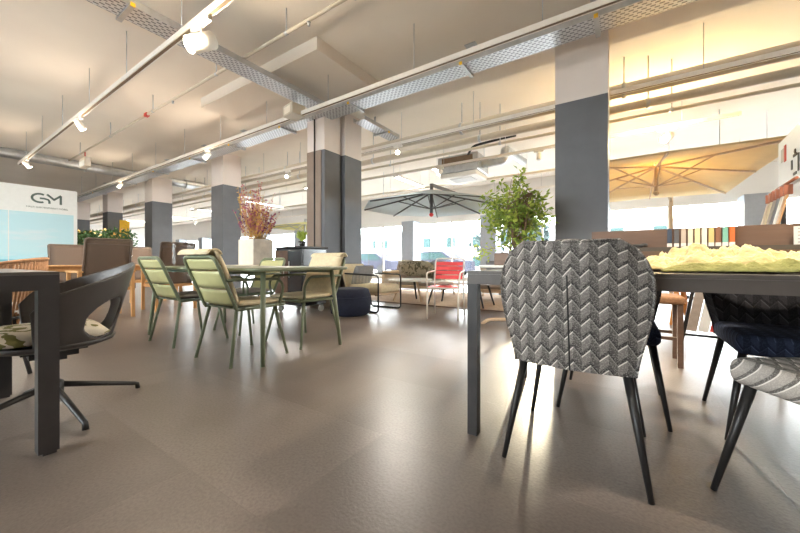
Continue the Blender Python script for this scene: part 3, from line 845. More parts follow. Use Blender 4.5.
# rope chair
t = thing('rope_chair', 'brown rope woven tub chair with white cushion beyond the left table', 'chair', (-3.80, .36, 0), rad(165))
rim = [(.33 * math.sin(a), -.30 * math.cos(a), .815 - .10 * (abs(a) / 2.0) ** 2) for a in [(-2.0 + 4.0 * k / 28) for k in range(29)]]
low = [(.27 * math.sin(a), -.25 * math.cos(a), .40) for a in [(-2.0 + 4.0 * k / 28) for k in range(29)]]
MB().tube(rim, .013, 8).build('rim', 'rope_brown', t)
MB().tube([(.27 * math.cos(a), .25 * math.sin(a), .40) for a in [2 * PI * k / 32 for k in range(32)]], .014, 8, True).build('seat_ring', 'dark_frame', t)
rp = MB()
for k in range(1, 28 * 2):
    i, fr = divmod(k, 2)
    A = Vector(rim[i]).lerp(Vector(rim[min(i + 1, 28)]), fr / 2); B = Vector(low[i]).lerp(Vector(low[min(i + 1, 28)]), fr / 2)
    mid = (A + B) / 2 + Vector((A.x - B.x, A.y - B.y, 0)) * .4
    rp.tube([A, mid, B], .0075, 6)
rp.build('rope_weave', 'rope_brown', t)
MB().lathe([(.01, .385), (.25, .385), (.255, .395), (.25, .405), (.01, .405)], (0, 0, 0), 28).build('seat', 'dark_frame', t)
MB().pad((0, .0, .445), (.46, .44, .075)).build('cushion', 'white_fabric', t)
wv = MB()
for k in range(40):
    a = 2 * PI * k / 40
    wv.tube([(.265 * math.cos(a), .245 * math.sin(a), .39), (.24 * math.cos(a + .08), .22 * math.sin(a + .08), .28)], .007, 6)
wv.build('base_weave', 'rope_brown', t)
for sx in (-1, 1):
    for sy in (-1, 1): MB().tube([(sx * .16, sy * .15, .385), (sx * .25, sy * .24, 0)], [.017, .012], 10).build('leg', 'dark_frame', t)

# ------------------------------------------------------------------ sea panel with lettering
t = thing('display_wall', 'white display wall printed with sky and sea below a grey two letter logo', 'display wall', (-11.4, 0, 0))
MB().b2((-.08, -2.6, 0), (0, 2.52, 2.55)).build('panel', 'sign_white', t)
o = MB().b2((.0, -2.55, .25), (.006, 2.45, 1.945)).build('sea_picture', 'sea_print', t)
MB().b2((.006, 1.38, .2), (.010, 1.395, 1.945)).build('joint', 'sign_white', t)
def stroke(pts, w):
    """flat letter stroke along a polyline"""
    P = [Vector((p[0], p[1], 0)) for p in pts]; L, R = [], []
    for i, p in enumerate(P):
        a = P[max(i - 1, 0)]; b = P[min(i + 1, len(P) - 1)]
        d = (b - a).normalized(); n = Vector((-d.y, d.x, 0)) * w / 2
        L.append((p + n)[:2]); R.append((p - n)[:2])
    return L + R[::-1]
# letters drawn in x (along the wall) / y (height), then stood up on the panel face
face = lambda y, z: Matrix(((0, 0, 1, .001), (1, 0, 0, y), (0, 1, 0, z), (0, 0, 0, 1)))
LF = face(1.745, 2.19) @ Matrix.Diagonal((.66, .66, 1, 1))
G = [(.19 + .19 * math.cos(rad(a)), .15 + .15 * math.sin(rad(a))) for a in range(58, 303, 12)]
lg = MB()
lg.prism(stroke(G, .062), 0, .006, LF)
lg.prism(stroke([(.19, .145), (.30, .145), (.40, .12), (.43, .06), (.43, -.02)], .058), 0, .006, LF)
lg.build('logo_letter', 'logo_grey', t)
lg = MB()
for st in ([(.37, .31), (.565, .125)], [(.535, .125), (.735, .31)], [(.725, .30), (.725, -.02)]): lg.prism(stroke(st, .062), 0, .006, LF)
lg.build('logo_letter', 'logo_grey', t)
text_mesh('HAUS GARTENMARKT MÖBEL', .052, 'caption', 'logo_grey', t, face(1.655, 2.055), .002)

# ------------------------------------------------------------------ greenery and flowers
def leaf(mb, p, d, L, w, up=None):
    d = d.normalized(); sd = d.cross(up or Vector((random.gauss(0, 1), random.gauss(0, 1), random.gauss(0, 1)))).normalized()
    n = d.cross(sd)
    a = mb.bm.verts.new(p); b = mb.bm.verts.new(p + d * L * .5 + sd * w + n * w * .3); c = mb.bm.verts.new(p + d * L - n * w * .3); e = mb.bm.verts.new(p + d * L * .5 - sd * w + n * w * .3)
    mb.bm.faces.new((a, b, c)); mb.bm.faces.new((a, c, e))
# table that carries the little tree
t = thing('pedestal_table', 'round pale table on a beige post with cross foot behind the zigzag chair', 'table', (-1.20, 4.26, 0))
MB().lathe([(.01, .72), (.36, .72), (.37, .735), (.36, .75), (.01, .75)], (0, 0, 0), 36).build('table_top', 'sign_white', t)
MB().tube([(0, 0, .05), (0, 0, .72)], .03, 14).build('post', 'pale_wood', t)
for k in range(4):
    a = rad(20 + 90 * k); MB().tube(rounded([(0, 0, .07), (.25 * math.cos(a), .25 * math.sin(a), .06), (.33 * math.cos(a), .33 * math.sin(a), 0)], .06), .022, 8).build('foot', 'pale_wood', t)
t = thing('potted_tree', 'leafy green potted tree left of the large grey column', 'potted plant', (-1.16, 4.30, .75))
MB().b2((-.20, -.13, 0), (.16, .13, .15), .01).build('planter', 'walnut', t)
MB().b2((-.18, -.11, .14), (.14, .11, .155)).build('soil', 'soil', t)
tr = MB(); lv = MB(); lv2 = MB()
tips = []
for k in range(7):
    a = random.random() * 6.28; q = [Vector((random.uniform(-.07, .06), random.uniform(-.05, .05), .15))]
    for i in range(4): q.append(q[-1] + Vector((math.cos(a) * .06 + random.gauss(0, .03), math.sin(a) * .06 + random.gauss(0, .03), .175)))
    tr.tube(q, [.011, .009, .007, .005, .004], 6); tips += q[1:]
cr = Vector((.03, 0, .60))
for _ in range(105):
    p = random.choice(tips); d = Vector((random.gauss(0, 1), random.gauss(0, 1), random.gauss(.1, .8))).normalized()
    e = cr + Vector((d.x * .42, d.y * .38, d.z * .50)) * random.choice((.5, .7, .85, 1.0, 1.12)) * random.uniform(.85, 1.05)
    m = p.lerp(e, .5) + Vector((0, 0, .05))
    tr.tube([p, m, e], [.004, .003, .0015], 5)
    for i in range(18):
        f_ = random.uniform(.5, 1.06); b = p.lerp(e, f_)
        dd = Vector((random.gauss(0, 1), random.gauss(0, 1), random.gauss(-.1, .7)))
        leaf(lv if random.random() < .55 else lv2, b + dd * .02, dd, random.uniform(.055, .095), random.uniform(.014, .022))
for s_ in range(60):       # a low spray to the left
    b = Vector((-.34, -.12, .17)) + Vector((random.gauss(0, .06), random.gauss(0, .06), random.gauss(0, .05)))
    leaf(lv2, b, Vector((random.gauss(0, 1), random.gauss(0, 1), random.gauss(0, 1))), .06, .014)
tr.tube([(-.1, 0, .15), (-.22, -.06, .22), (-.36, -.12, .18)], [.006, .005, .003], 5)
tr.build('trunk', 'bark', t); lv.build('leaves', 'leaf_green', t); lv2.build('young_leaves', 'leaf_lime', t)

t = thing('side_table', 'cream topped table with dark legs under the white flower planter', 'table', (-5.75, 3.78, 0))
MB().b2((-.55, -.4, .705), (.75, .4, .735), .008).build('table_top', 'cream_ceramic', t)
for sx in (-.48, .68):
    for sy in (-.33, .33): MB().tube([(sx, sy, .705), (sx * 1.05, sy * 1.08, 0)], [.022, .014], 10).build('leg', 'dark_frame', t)
t = thing('flower_planter', 'white square planter holding tall dried gold and purple flowers', 'planter', (-5.80, 3.80, .735))
MB().b2((-.27, -.21, 0), (.20, .21, .48), .01).build('planter', 'cream_ceramic', t)
MB().b2((.20, -.205, .01), (.212, .205, .475)).build('side_panel', 'marble', t)
MB().b2((-.24, -.18, .475), (.18, .18, .485)).build('soil', 'soil', t)
stm = MB(); F = {'petal_gold': MB(), 'petal_pink': MB(), 'petal_purple': MB()}
for k in range(120):
    a = random.random() * 6.28; r_ = random.random() ** .5
    p0 = Vector((random.uniform(-.2, .14), random.uniform(-.15, .15), .48))
    H = random.uniform(.30, 1.22) * (1 - .25 * r_)
    p1 = p0 + Vector((math.cos(a) * .36 * r_, math.sin(a) * .30 * r_, H))
    m = p0.lerp(p1, .5) + Vector((math.cos(a), math.sin(a), 0)) * .03
    stm.tube([p0, m, p1], [.004, .0035, .002], 5)
    key = random.choice(('petal_gold', 'petal_pink', 'petal_pink', 'petal_purple', 'petal_purple') if H < .75 else ('petal_gold', 'petal_gold', 'petal_pink', 'petal_pink'))
    for i in range(16):
        f_ = random.uniform(.4, 1.0); b = m.lerp(p1, max(0, f_ * 2 - 1)) if f_ > .5 else p0.lerp(m, f_ * 2)
        dd = Vector((random.gauss(0, 1), random.gauss(0, 1), random.gauss(.5, .7)))
        leaf(F[key], b, dd, random.uniform(.03, .06), random.uniform(.009, .018))
stm.build('stems', 'petal_gold', t)
for k_, lab in (('petal_gold', 'gold_petals'), ('petal_pink', 'pink_petals'), ('petal_purple', 'purple_petals')): F[k_].build(lab, k_, t, kind='stuff')

# plants before the far columns
t = thing('planter_box', 'long planter box of green bushes with orange blossoms behind the teak chairs', 'planter', (-13.1, 3.35, 0), rad(25))
MB().b2((-1.1, -.2, 0), (1.1, .2, 1.15), .01).build('planter', 'planter_and_reflection_brown', t)
lv = MB(); fl = MB()
for _ in range(1300):
    b = Vector((random.uniform(-1.1, 1.1), random.uniform(-.28, .28), 1.15 + random.random() ** 1.3 * .55))
    dd = Vector((random.gauss(0, 1), random.gauss(0, 1), random.gauss(.4, .8)))
    leaf(lv, b, dd, .14, .03)
    if random.random() < .05: leaf(fl, b + Vector((0, 0, .05)), dd, .10, .05)
lv.build('leaves', 'leaf_dark', t); fl.build('blossoms', 'petal_gold', t)

# ------------------------------------------------------------------ dark cabinet on castors, pouf
t = thing('grill_cabinet', 'glossy black cabinet on castors standing before the striped column', 'cabinet', (-4.30, 3.62, 0), rad(0))
MB().b2((-.36, -.24, .12), (.30, .24, 1.0), .012).build('body', 'cabinet_dark', t)
MB().b2((-.38, -.26, 1.0), (.32, .26, 1.03), .008).build('top', 'black_metal', t)
for k, (a, b) in enumerate(((-.345, -.04), (-.02, .285))):
    d = MB().b2((a, -.258, .16), (b, -.242, .97), .004).build('door', 'planter_and_reflection_brown' if k == 0 else 'cabinet_dark', t)  # left door's brown is a reflection put into the colour
    MB().tube([((a + b) / 2 + (.1 if k == 0 else -.1), -.285, .55), ((a + b) / 2 + (.1 if k == 0 else -.1), -.285, .8)], .008).build('handle', 'galvanised', d)
for sx in (-.3, .24):
    for sy in (-.18, .18):
        w = MB().tube([(sx - .015, sy, .05), (sx + .015, sy, .05)], .05, 14).build('castor', 'sign_white', t)
        MB().box((sx, sy, .11), (.05, .05, .03)).build('fork', 'galvanised', w)
t = thing('potted_plant', 'small bright green plant in a pot on the glossy black cabinet', 'potted plant', (-4.28, 3.6, 1.03))
MB().lathe([(.04, 0), (.06, .09), (.055, .09), (.05, .08)], (0, 0, 0), 16).build('pot', 'cabinet_dark', t)
lv = MB()
for _ in range(60): leaf(lv, Vector((random.gauss(0, .02), random.gauss(0, .02), .08 + random.random() * .1)), Vector((random.gauss(0, .5), random.gauss(0, .5), 1)), .10, .02)
lv.build('leaves', 'leaf_lime', t)
t = thing('storage_box', 'dark grey box stacked right of the glossy black cabinet', 'box', (-4.36, 4.06, 0))
MB().b2((-.13, -.13, 0), (.13, .13, .93), .02).build('body', 'column_tan', t)
MB().b2((-.14, -.14, .93), (.14, .14, .955), .008).build('lid', 'dark_frame', t)
t = thing('pouf', 'round navy fabric pouf before the striped column', 'pouf', (-3.43, 3.80, 0))
MB().lathe([(.05, 0), (.24, .0), (.29, .03), (.305, .15), (.30, .30), (.27, .385), (.22, .40), (.05, .405)], (0, 0, 0), 36).build('body', 'navy_fabric', t)
MB().tube([(.303 * math.cos(2 * PI * k / 36), .303 * math.sin(2 * PI * k / 36), .27) for k in range(36)], .006, 6, True).build('seam', 'navy_fabric', t)

# ------------------------------------------------------------------ lounge
struct_rug = thing('area_rug', 'sand coloured rug under the lounge seats by the window', 'rug', (-3.6, 6.6, 0))
MB().b2((-2.2, -1.25, 0), (2.4, 1.3, .0155)).build('pile', 'rug_sand', struct_rug)
MB().b2((-2.25, -1.3, 0), (2.45, -1.25, .014)).b2((-2.25, 1.3, 0), (2.45, 1.35, .014)).b2((-2.25, -1.25, 0), (-2.2, 1.3, .014)).b2((2.4, -1.25, 0), (2.45, 1.3, .014)).build('border', 'walnut', struct_rug)
def lounge_chair(label, loc, rz):
    """faces +y"""
    t = thing('lounge_chair', label, 'armchair', loc, rz)
    for sx in (-.31, .31):
        MB().tube(rounded([(sx, -.34, .30), (sx, -.30, .012), (sx, .33, .012), (sx, .33, .58), (sx, -.36, .60)], .06), .013, 8).build('sled_frame', 'black_metal', t)
        a = MB()
        for k in range(22):
            y = -.30 + .62 * k / 21
            a.tube([(sx, y, .585), (sx * .96, y, .30)], .0035, 5)
        a.build('side_netting', 'rope_cream', t)
    MB().b2((-.29, -.32, .27), (.29, .31, .295)).build('seat_frame', 'pale_wood', t)
    MB().box((0, .02, .36), (.57, .62, .13), None, .04, 3).build('seat_cushion', 'cream_fabric', t, smooth=True)
    r_ = Matrix.Rotation(rad(-18), 4, 'X')
    MB().box((0, 0, .22), (.58, .05, .56), None, .02, 3).xf(Matrix.Translation((0, -.33, .28)) @ r_.inverted() ).build('backrest', 'cream_fabric', t, smooth=True)
    MB().pad((0, 0, 0), (.46, .36, .14)).xf(Matrix.Translation((0, -.24, .56)) @ Matrix.Rotation(rad(72), 4, 'X')).build('cushion', 'grey_fabric', t, smooth=True)
    MB().tube([(-.29, .26, .27), (.29, .26, .27)], .012).tube([(-.29, -.28, .27), (.29, -.28, .27)], .012).build('crossbar', 'black_metal', t)
    return t
lounge_chair('cream netted lounge armchair on black sled legs with grey cushion', (-3.47, 4.42, 0), rad(-90))
def sofa(label, loc, rz, W, print_, n):
    t = thing('lounge_sofa', label, 'sofa', loc, rz)
    MB().b2((-W / 2, -.38, .17), (W / 2, .38, .24), .01).build('frame', 'pale_wood', t)
    MB().box((0, .0, .32), (W - .1, .72, .15), None, .05, 3).build('seat_cushion', 'taupe_fabric', t, smooth=True)
    MB().box((0, -.36, .45), (W, .09, .50), None, .035, 3).build('backrest', 'taupe_fabric', t, smooth=True)
    for sx in (-1, 1): MB().box((sx * (W / 2 - .05), .0, .40), (.09, .70, .34), None, .03, 3).build('armrest', 'pale_wood', t)
    for sx in (-1, 1):
        for sy in (-.3, .3): MB().tube([(sx * (W / 2 - .1), sy, .17), (sx * (W / 2 - .08), sy, .020)], .02).build('leg', 'pale_wood', t)
    return t
def scatter(label, loc, rz, w, h, mat, lean=72):
    t = MB().pad((0, 0, 0), (w, h, .17), rnd=.85 if w > .6 else .3).xf(Matrix.Rotation(rz, 4, 'Z') @ Matrix.Rotation(rad(lean), 4, 'X')).build('scatter_cushion', mat, None, smooth=True, loc=loc)
    tag(t, label, 'cushion')
    return t
sofa('taupe two seat sofa with pale wooden frame facing us by the window', (-4.15, 7.05, .0005), PI, 1.75, None, 2)
scatter('large rounded olive print cushion in the middle of the window sofa', (-4.15, 6.98, .63), PI, .95, .42, 'olive_print')
scatter('cream print cushion behind the left end of the window sofa', (-4.60, 7.19, .645), PI, .44, .42, 'cushion_print')
scatter('grey cushion at the right end of the window sofa', (-3.66, 7.19, .63), PI, .44, .40, 'grey_fabric')
t = thing('coffee_table', 'white topped coffee table with pale wooden legs before the sofa', 'table', (-3.55, 5.70, 0))
MB().lathe([(.02, .42), (.44, .42), (.45, .432), (.44, .444), (.02, .444)], (0, 0, 0), 36).build('table_top', 'sign_white', t)
for k in range(3):
    a = rad(100 + 120 * k); MB().tube([(.2 * math.cos(a), .2 * math.sin(a), .42), (.34 * math.cos(a), .34 * math.sin(a), .021)], [.024, .016], 10).build('leg', 'pale_wood' if k else 'black_metal', t)
t = thing('coffee_table', 'pale glass coffee table on black legs behind the red chair', 'table', (-2.45, 5.65, 0))
MB().b2((-.62, -.36, .41), (.62, .36, .43), .006).build('table_top', 'sign_grey', t)
for sx in (-.52, .52):
    for sy in (-.28, .28): MB().tube([(sx * .8, sy * .8, .41), (sx, sy, .021)], [.02, .014], 10).build('leg', 'black_metal', t)
sofa('brown woven sofa right of the red chair, partly behind the table leg', (-1.95, 6.95, .0005), PI, 1.5, None, 1)
scatter('brown print cushion on the woven sofa right of the red chair', (-1.68, 7.09, .63), PI, .5, .4, 'olive_print')
scatter('dark grey cushion on the woven sofa directly behind the red chair', (-2.24, 7.09, .63), PI, .48, .4, 'grey_fabric')
# red chair, faces the viewer
t = thing('slatted_chair', 'red slatted garden chair with white metal frame facing us', 'chair', (-2.12, 4.36, 0), PI + rad(14))
w = .215
MB().tube(rounded([(-w, -.20, .44), (-w, -.30, .84), (w, -.30, .84), (w, -.20, .44)], .05), .012, 8).build('back_frame', 'white_metal', t)
for k in range(4):
    z = .565 + .066 * k; MB().box((0, -.20 - .10 * (z - .44) / .4 + .012, z), (.40, .012, .056), Matrix.Rotation(rad(14), 3, 'X')).build('back_slat', 'red_plastic', t)
MB().tube(rounded([(-w, -.20, .43), (-w, .22, .43), (w, .22, .43), (w, -.20, .43)], .03), .012, 8).build('seat_frame', 'white_metal', t)
for k in range(6): MB().box((0, -.15 + .068 * k, .443), (.41, .058, .012)).build('seat_slat', 'red_plastic', t)
for sx in (-1, 1):
    MB().tube([(sx * w, .21, .43), (sx * w, .23, 0)], .012).build('leg', 'white_metal', t)
    MB().tube([(sx * w, -.20, .44), (sx * (w + .01), -.27, 0)], .012).build('leg', 'white_metal', t)
    MB().tube(rounded([(sx * w, -.26, .66), (sx * (w + .02), .18, .64), (sx * w, .21, .43)], .06), .011).build('armrest', 'white_metal', t)
t = tag(MB().pad((0, 0, 0), (.2, .16, .05)).build('folded_cloth', 'taupe_fabric', None, loc=(-2.16, 4.44, .479)), 'small taupe cloth lying on the seat of the red chair', 'cloth')

# ------------------------------------------------------------------ parasols
def parasol(label, loc, rz, hx, hy, n, zr, za, cloth, metal, mast, base=True, arm_z=None, sub=6, group=None):
    """hx, hy half sizes of the canopy; n = 8 round or 4 square; mast = foot of the side pole"""
    t = thing('cantilever_parasol', label, 'parasol', loc, rz, group)
    if n == 8: rimp = [Vector((hx * math.cos(rad(45 * k + 22.5)), hy * math.sin(rad(45 * k + 22.5)), zr)) for k in range(8)]
    else: rimp = [Vector(p) for p in ((hx, hy, zr), (0, hy, zr + .02), (-hx, hy, zr), (-hx, 0, zr + .02), (-hx, -hy, zr), (0, -hy, zr + .02), (hx, -hy, zr), (hx, 0, zr + .02))]
    apex = Vector((0, 0, za)); mb = MB()
    for k in range(8):
        a, b = rimp[k], rimp[(k + 1) % 8]
        def f(u, v, a=a, b=b):
            p = apex.lerp(a.lerp(b, u), max(v, .001)); p.z -= .05 * math.sin(PI * u) * v * (1 - v * .3) * 0 + .04 * math.sin(PI * v) * 0
            return p
        mb.grid(f, 4, sub, 0)
    bmesh.ops.remove_doubles(mb.bm, verts=mb.bm.verts[:], dist=.002)
    o = mb.build('canopy', cloth, t)
    md = o.modifiers.new('cloth', 'SOLIDIFY'); md.thickness = .004
    for k in range(8):
        e = rimp[k]; p0 = apex + Vector((0, 0, -.07)); p1 = e + Vector((0, 0, -.015)); p1 = apex.lerp(p1, .985) 
        rb = MB().bar(p0.lerp(p1, .02), p1 + Vector((0, 0, -.008)), .02, .028).build('rib', metal, t)
        mid = p0.lerp(p1, .5)
        MB().bar(apex + Vector((0, 0, -.42)) , mid, .014, .018).build('strut', metal, rb)
    MB().tube([apex + Vector((0, 0, -.5)), apex + Vector((0, 0, .12))], .035, 12).build('hub', metal, t)
    MB().lathe([(.02, -.06), (.045, -.03), (.045, .0), (.02, .02)], apex + Vector((0, 0, -.52)), 12).build('knob', 'red_plastic' if cloth == 'canopy_grey' else metal, t)
    mx, my = mast
    arm_z = arm_z or za + .10
    d = Vector((mx, my, 0))
    MB().bar((mx, my, .05), (mx, my, arm_z - .45), .07, .055).build('mast', metal, t)
    MB().bar((mx, my, arm_z - .55), apex + Vector((0, 0, .10)), .05, .06).build('arm', metal, t)
    cb = MB().box((mx * .99, my, 1.45), (.09, .13, .22), None, .02).build('crank_box', metal, t)
    MB().tube(rounded([(mx, my - .06, 1.42), (mx, my - .16, 1.42), (mx, my - .16, 1.30), (mx, my - .24, 1.30)], .02), .01).build('crank_handle', 'black_metal', cb)
    MB().b2((mx - .35, my - .35, 0), (mx + .35, my + .35, .06), .01).build('base', 'column_grey', t)
    return t
parasol('wide beige cantilever parasol with thin brown ribs right of the large grey column', (.48, 7.55, 0), 0, 1.28, 1.95, 4, 2.22, 2.56, 'canopy_beige', 'pale_wood', (.42, 2.35), arm_z=2.75)
parasol('round grey cantilever parasol with dark ribs above the lounge', (-3.40, 6.30, 0), 0, 1.50, 1.50, 8, 1.95, 2.33, 'canopy_grey', 'column_grey', (1.25, 2.05), arm_z=2.45)
parasol('small lime parasol far back between the flowers and the striped column', (-10.3, 8.8, 0), 0, 1.35, 1.35, 8, 2.12, 2.35, 'canopy_lime', 'galvanised', (1.4, .8), arm_z=2.5)

# ------------------------------------------------------------------ sample display on the right table
t = thing('sample_counter', 'long low walnut box standing along the back of the sample table', 'display box', (0, 0, 0))
MB().b2((-.16, 2.20, .75), (1.75, 2.40, .865)).build('ledge', 'walnut', t)
MB().b2((-.16, 2.30, .8655), (1.75, 2.40, .968)).build('upstand', 'walnut', t)
MB().b2((-.16, 2.195, .846), (1.75, 2.2, .867)).build('edge_strip', 'table_grey', t)
cols = [('dark blue', (.05, .07, .11)), ('charcoal', (.12, .12, .13)), ('beige', (.55, .46, .38)), ('cream', (.80, .72, .55)), ('pale yellow', (.82, .72, .42)), ('ivory', (.80, .76, .66)),
        ('sand', (.72, .56, .24)), ('brown', (.26, .12, .07)), ('mint green', (.22, .50, .40)), ('orange red', (.75, .16, .04))]
proto = None
for k, (n, c) in enumerate(cols):
    pm('sample_' + n.replace(' ', '_'), c, .5, var=.05)
    pxx = 669.5 + 6.95 * k; yy = 2.262; tt = (pxx - 400) / 336.; D = yy / (K + tt * S)
    s_ = thing('colour_sample', '%s rounded colour sample standing on the walnut ledge' % n, 'colour sample', (D * (tt * K - S), yy, .8655), 0, 'colour samples on the walnut ledge')
    prof = [(-.0095, .022), (.0095, .022), (.0095, .088), (.007, .098), (0, .101), (-.007, .098), (-.0095, .088)]
    MB().prism(prof, -.005, .005, Matrix.Rotation(PI / 2, 4, 'X')).build('swatch', 'sample_' + n.replace(' ', '_'), s_)
    MB().b2((-.010, -.006, 0), (.010, .006, .022)).build('foot', 'paper', s_)
# price card
t = thing('price_card', 'white printed card standing at the right end of the walnut ledge', 'card', (.648, 2.285, .866), rad(0))
MB().b2((0, -.002, 0), (.15, .002, .088)).build('card', 'paper', t)
b = MB()
for k in range(5):
    z = .074 - .0155 * k
    b.b2((.012, -.0032, z), (.012 + [.09, .12, .1, .12, .08][k], -.0021, z + .006))
b.build('print', 'sign_grey', t)
# fleece samples
def fleece(name, label, x0, x1, y0, y1, z0, h, mat, sc, seed):
    def f(u, v):
        x = x0 + (x1 - x0) * u; y = y0 + (y1 - y0) * v
        e = min(1, 7 * min(u, 1 - u) + .02) * min(1, 5 * min(v, 1 - v) + .02)
        q = noise.noise(Vector((x * sc, y * sc, seed))) * .5 + noise.noise(Vector((x * sc * 3, y * sc * 3, seed + 4))) * .34 + noise.noise(Vector((x * sc * 7, y * sc * 7, seed + 7))) * .22 + .62
        return (x + .02 * noise.noise(Vector((x * 9, y * 9, seed + 9))), y + .02 * noise.noise(Vector((x * 8, y * 8, seed + 5))), z0 + .003 + h * max(q, .12) * e ** .5)
    mb = MB().grid(f, 170, 64, 0)
    o = mb.build(name, mat, None, smooth=True)
    md = o.modifiers.new('cloth', 'SOLIDIFY'); md.thickness = .004; md.offset = 0
    tag(o, label, 'fabric')
fleece('fleece_sample', 'green edged folded fleece lying along the front of the sample table', .12, 1.55, 1.55, 1.675, .751, .045, 'fleece_green', 8, 2)
fleece('fleece_sample', 'crumpled yellow cream fleece heaped before the walnut ledge', .02, 1.60, 1.70, 2.18, .751, .105, 'fleece', 9, 1)
t = thing('tea_light', 'small white candle standing at the left end of the walnut box', 'candle', (-.02, 2.25, .866))
MB().lathe([(.001, 0), (.022, 0), (.022, .035), (.001, .035)], (0, 0, 0), 16).build('wax', 'paper', t)
t = tag(MB().pad((0, 0, 0), (.06, .03, .02)).pad((.03, .004, .004), (.035, .025, .02)).build('black_clip', 'ink', None, loc=(.06, 2.25, .877)), 'small black clip lying beside the white candle', 'clip')

# hanging sample stand at right
t = thing('sample_stand', 'tall white sample stand with hanging fabric strips at the right edge', 'display stand', (.84, 3.2, 0), rad(-4))
MB().b2((0, -.52, 1.26), (.03, 0, 1.56)).build('header', 'sign_white', t)
MB().b2((-.003, -.135, 1.42), (0, -.07, 1.50)).build('logo_patch', 'sign_grey', t)
MB().b2((-.004, -.175, 1.41), (0, -.14, 1.51)).build('logo_patch', 'signal_red', t)
ic = MB()
ic.b2((-.004, -.42, 1.30), (0, -.40, 1.40)); ic.b2((-.004, -.30, 1.33), (0, -.28, 1.385)); ic.b2((-.004, -.385, 1.395), (0, -.32, 1.41)); ic.b2((-.004, -.375, 1.29), (0, -.32, 1.305)); ic.tube([(-.004, -.35, 1.425), (0, -.35, 1.425)], .014, 12)
ic.build('icon', 'ink', t)
MB().b2((.005, -.52, 0), (.03, -.49, 1.26)).b2((.005, -.03, 0), (.03, 0, 1.26)).b2((-.15, -.06, 0), (.2, 0, .02)).build('stand', 'black_metal', t)
MB().tube([(-.03, -.51, 1.245), (-.03, -.01, 1.245)], .008).build('rail', 'red_wood', t)
sc_ = ['pale_wood', 'cream_fabric', 'taupe_fabric', 'grey_fabric', 'cream_ceramic', 'teak']
for k in range(6):
    y = -.05 - .075 * k
    s_ = thing('fabric_strip', '%s hanging fabric strip, %s from the left on the white sample stand' % (['tan', 'cream', 'taupe', 'grey', 'ivory', 'teak brown'][k % 6], ['first', 'second', 'third', 'fourth', 'fifth', 'sixth', 'seventh', 'eighth', 'ninth'][k]), 'fabric sample', (.84 + .0 + y * S * .1, 3.2 + y, 0), rad(-4), 'fabric strips on the sample stand')
    MB().bar((-.05, 0, 1.225), (-.05, 0, 1.17), .035, .012).build('clip', 'red_wood', s_)
    MB().bar((-.055, 0, 1.168), (-.17, .02, .60), .055, .006, (1, 0, 0)).build('swatch', sc_[k % 6], s_)
# low rack of boards behind the table
t = thing('board_rack', 'black legged rack of slanting coloured boards behind the table legs', 'display rack', (.56, 3.80, 0))
for xx in (-.06, .34):
    MB().bar((xx - .10, 0, 0), (xx + .06, 0, .95), .025).build('leg', 'black_metal', t)
MB().bar((-.02, .015, .90), (.42, .015, .90), .02).bar((-.14, .015, .16), (.30, .015, .16), .02).build('rail', 'black_metal', t)
for k, (m_, l_) in enumerate((('taupe_fabric', 'mauve grey'), ('sign_white', 'white'), ('signal_red', 'dark red'), ('cream_fabric', 'cream'), ('sample_mint_green', 'teal green'))):
    x = .0 + .075 * k
    o = MB().bar((x + .045, -.02, .93), (x - .08, -.02, .20), .066, .014, (0, 1, 0)).build('sample_board', m_, t)
    o['label'] = l_ + ' board'
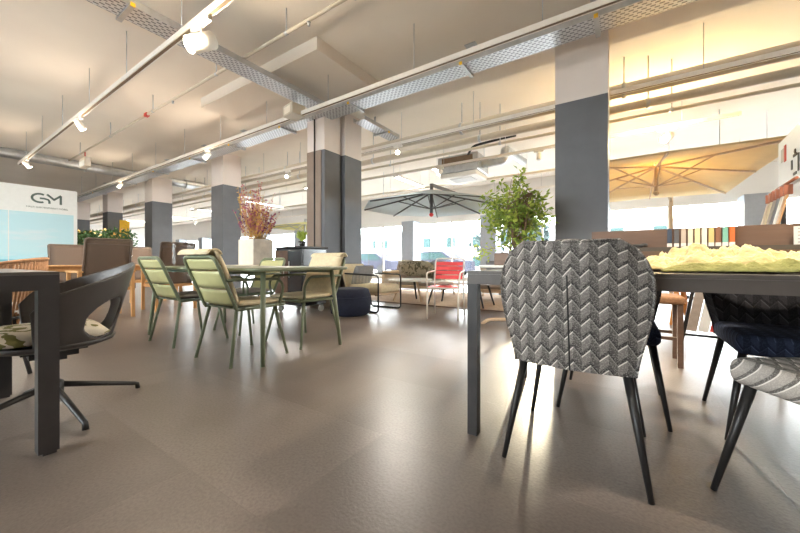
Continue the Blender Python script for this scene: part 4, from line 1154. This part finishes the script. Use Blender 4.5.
# stool and orange chair behind
t = thing('wicker_stool', 'brown wicker stool with woven seat behind the navy seat', 'stool', (.20, 3.40, 0))
MB().box((0, 0, .50), (.36, .36, .06), None, .02, 3).build('seat', 'rope_brown', t)
for sx in (-.15, .15):
    for sy in (-.15, .15): MB().bar((sx, sy, .47), (sx, sy, 0), .035).build('leg', 'walnut', t)
for sy in (-.15, .15): MB().b2((-.13, sy - .01, .2), (.13, sy + .01, .225)).build('stretcher', 'walnut', t)
t = thing('wooden_chair', 'orange wooden chair with red back visible under the sample table', 'chair', (.62, 5.75, 0), rad(-60))
MB().box((0, -.22, .66), (.44, .03, .44), None, .012).build('backrest', 'signal_red', t)
MB().box((0, 0, .43), (.46, .44, .05), None, .015).build('seat', 'orange_wood', t)
for sx in (-1, 1):
    MB().bar((sx * .2, -.19, .405), (sx * .25, -.28, 0), .045).build('leg', 'orange_wood', t)
    MB().bar((sx * .2, .18, .405), (sx * .24, .27, 0), .045).build('leg', 'orange_wood', t)
    MB().b2((sx * .23 - .02, -.22, .62), (sx * .23 + .02, .2, .645), .006).build('armrest', 'orange_wood', t)
    MB().bar((sx * .23, .17, .618), (sx * .22, .17, .456), .03).build('arm_post', 'orange_wood', t)

# ------------------------------------------------------------------ light
w = bpy.data.worlds.new('daylight'); bpy.context.scene.world = w; w.use_nodes = True
bg = w.node_tree.nodes['Background']; bg.inputs['Color'].default_value = (.97, .98, 1.0, 1); bg.inputs['Strength'].default_value = 24.0
for a, b in ((XL, -18), (-18, -6), (-6, XR)):       # portals: they guide the daylight through the glazing, and give off none
    l = bpy.data.lights.new('window_portal', 'AREA'); l.shape = 'RECTANGLE'; l.size = b - a; l.size_y = LINT - .12; l.cycles.is_portal = True
    o = bpy.data.objects.new('window_portal', l); C.objects.link(o); o.location = ((a + b) / 2, YW + .3, (LINT + .12) / 2); o.rotation_euler = (rad(-90), 0, 0)

l = bpy.data.lights.new('window_portal', 'AREA'); l.shape = 'RECTANGLE'; l.size = 7.2; l.size_y = 1.4; l.cycles.is_portal = True  # portal for the added rear window band
o = bpy.data.objects.new('window_portal', l); C.objects.link(o); o.location = (-5.2, YB - .3, 2.0); o.rotation_euler = (rad(90), 0, 0)

sun = bpy.data.lights.new('low_sun', 'SUN'); sun.energy = 9.0; sun.color = (1, .82, .58); sun.angle = rad(1.2)
o = bpy.data.objects.new('low_sun', sun); C.objects.link(o); o.location = (0, 30, 8)
o.rotation_euler = Vector((.14, -.97, -.208)).to_track_quat('-Z', 'Y').to_euler()

# ------------------------------------------------------------------ camera
cd = bpy.data.cameras.new('camera'); cd.sensor_width = 36; cd.lens = 36 * 336 / 800; cd.shift_y = -4.5 / 800
cd.clip_start = .05; cd.clip_end = 200
cam = bpy.data.objects.new('camera', cd); C.objects.link(cam)
cam.location = (0, 0, CAMZ); cam.rotation_euler = (PI / 2, 0, YAW)
sc = bpy.context.scene
sc.camera = cam
sc.view_settings.view_transform = 'Standard'; sc.view_settings.look = 'None'; sc.view_settings.gamma = 1; sc.view_settings.use_curve_mapping = False
sc.view_settings.exposure = 0.15
sc.cycles.use_denoising = True
sc.cycles.max_bounces = 8; sc.cycles.diffuse_bounces = 5
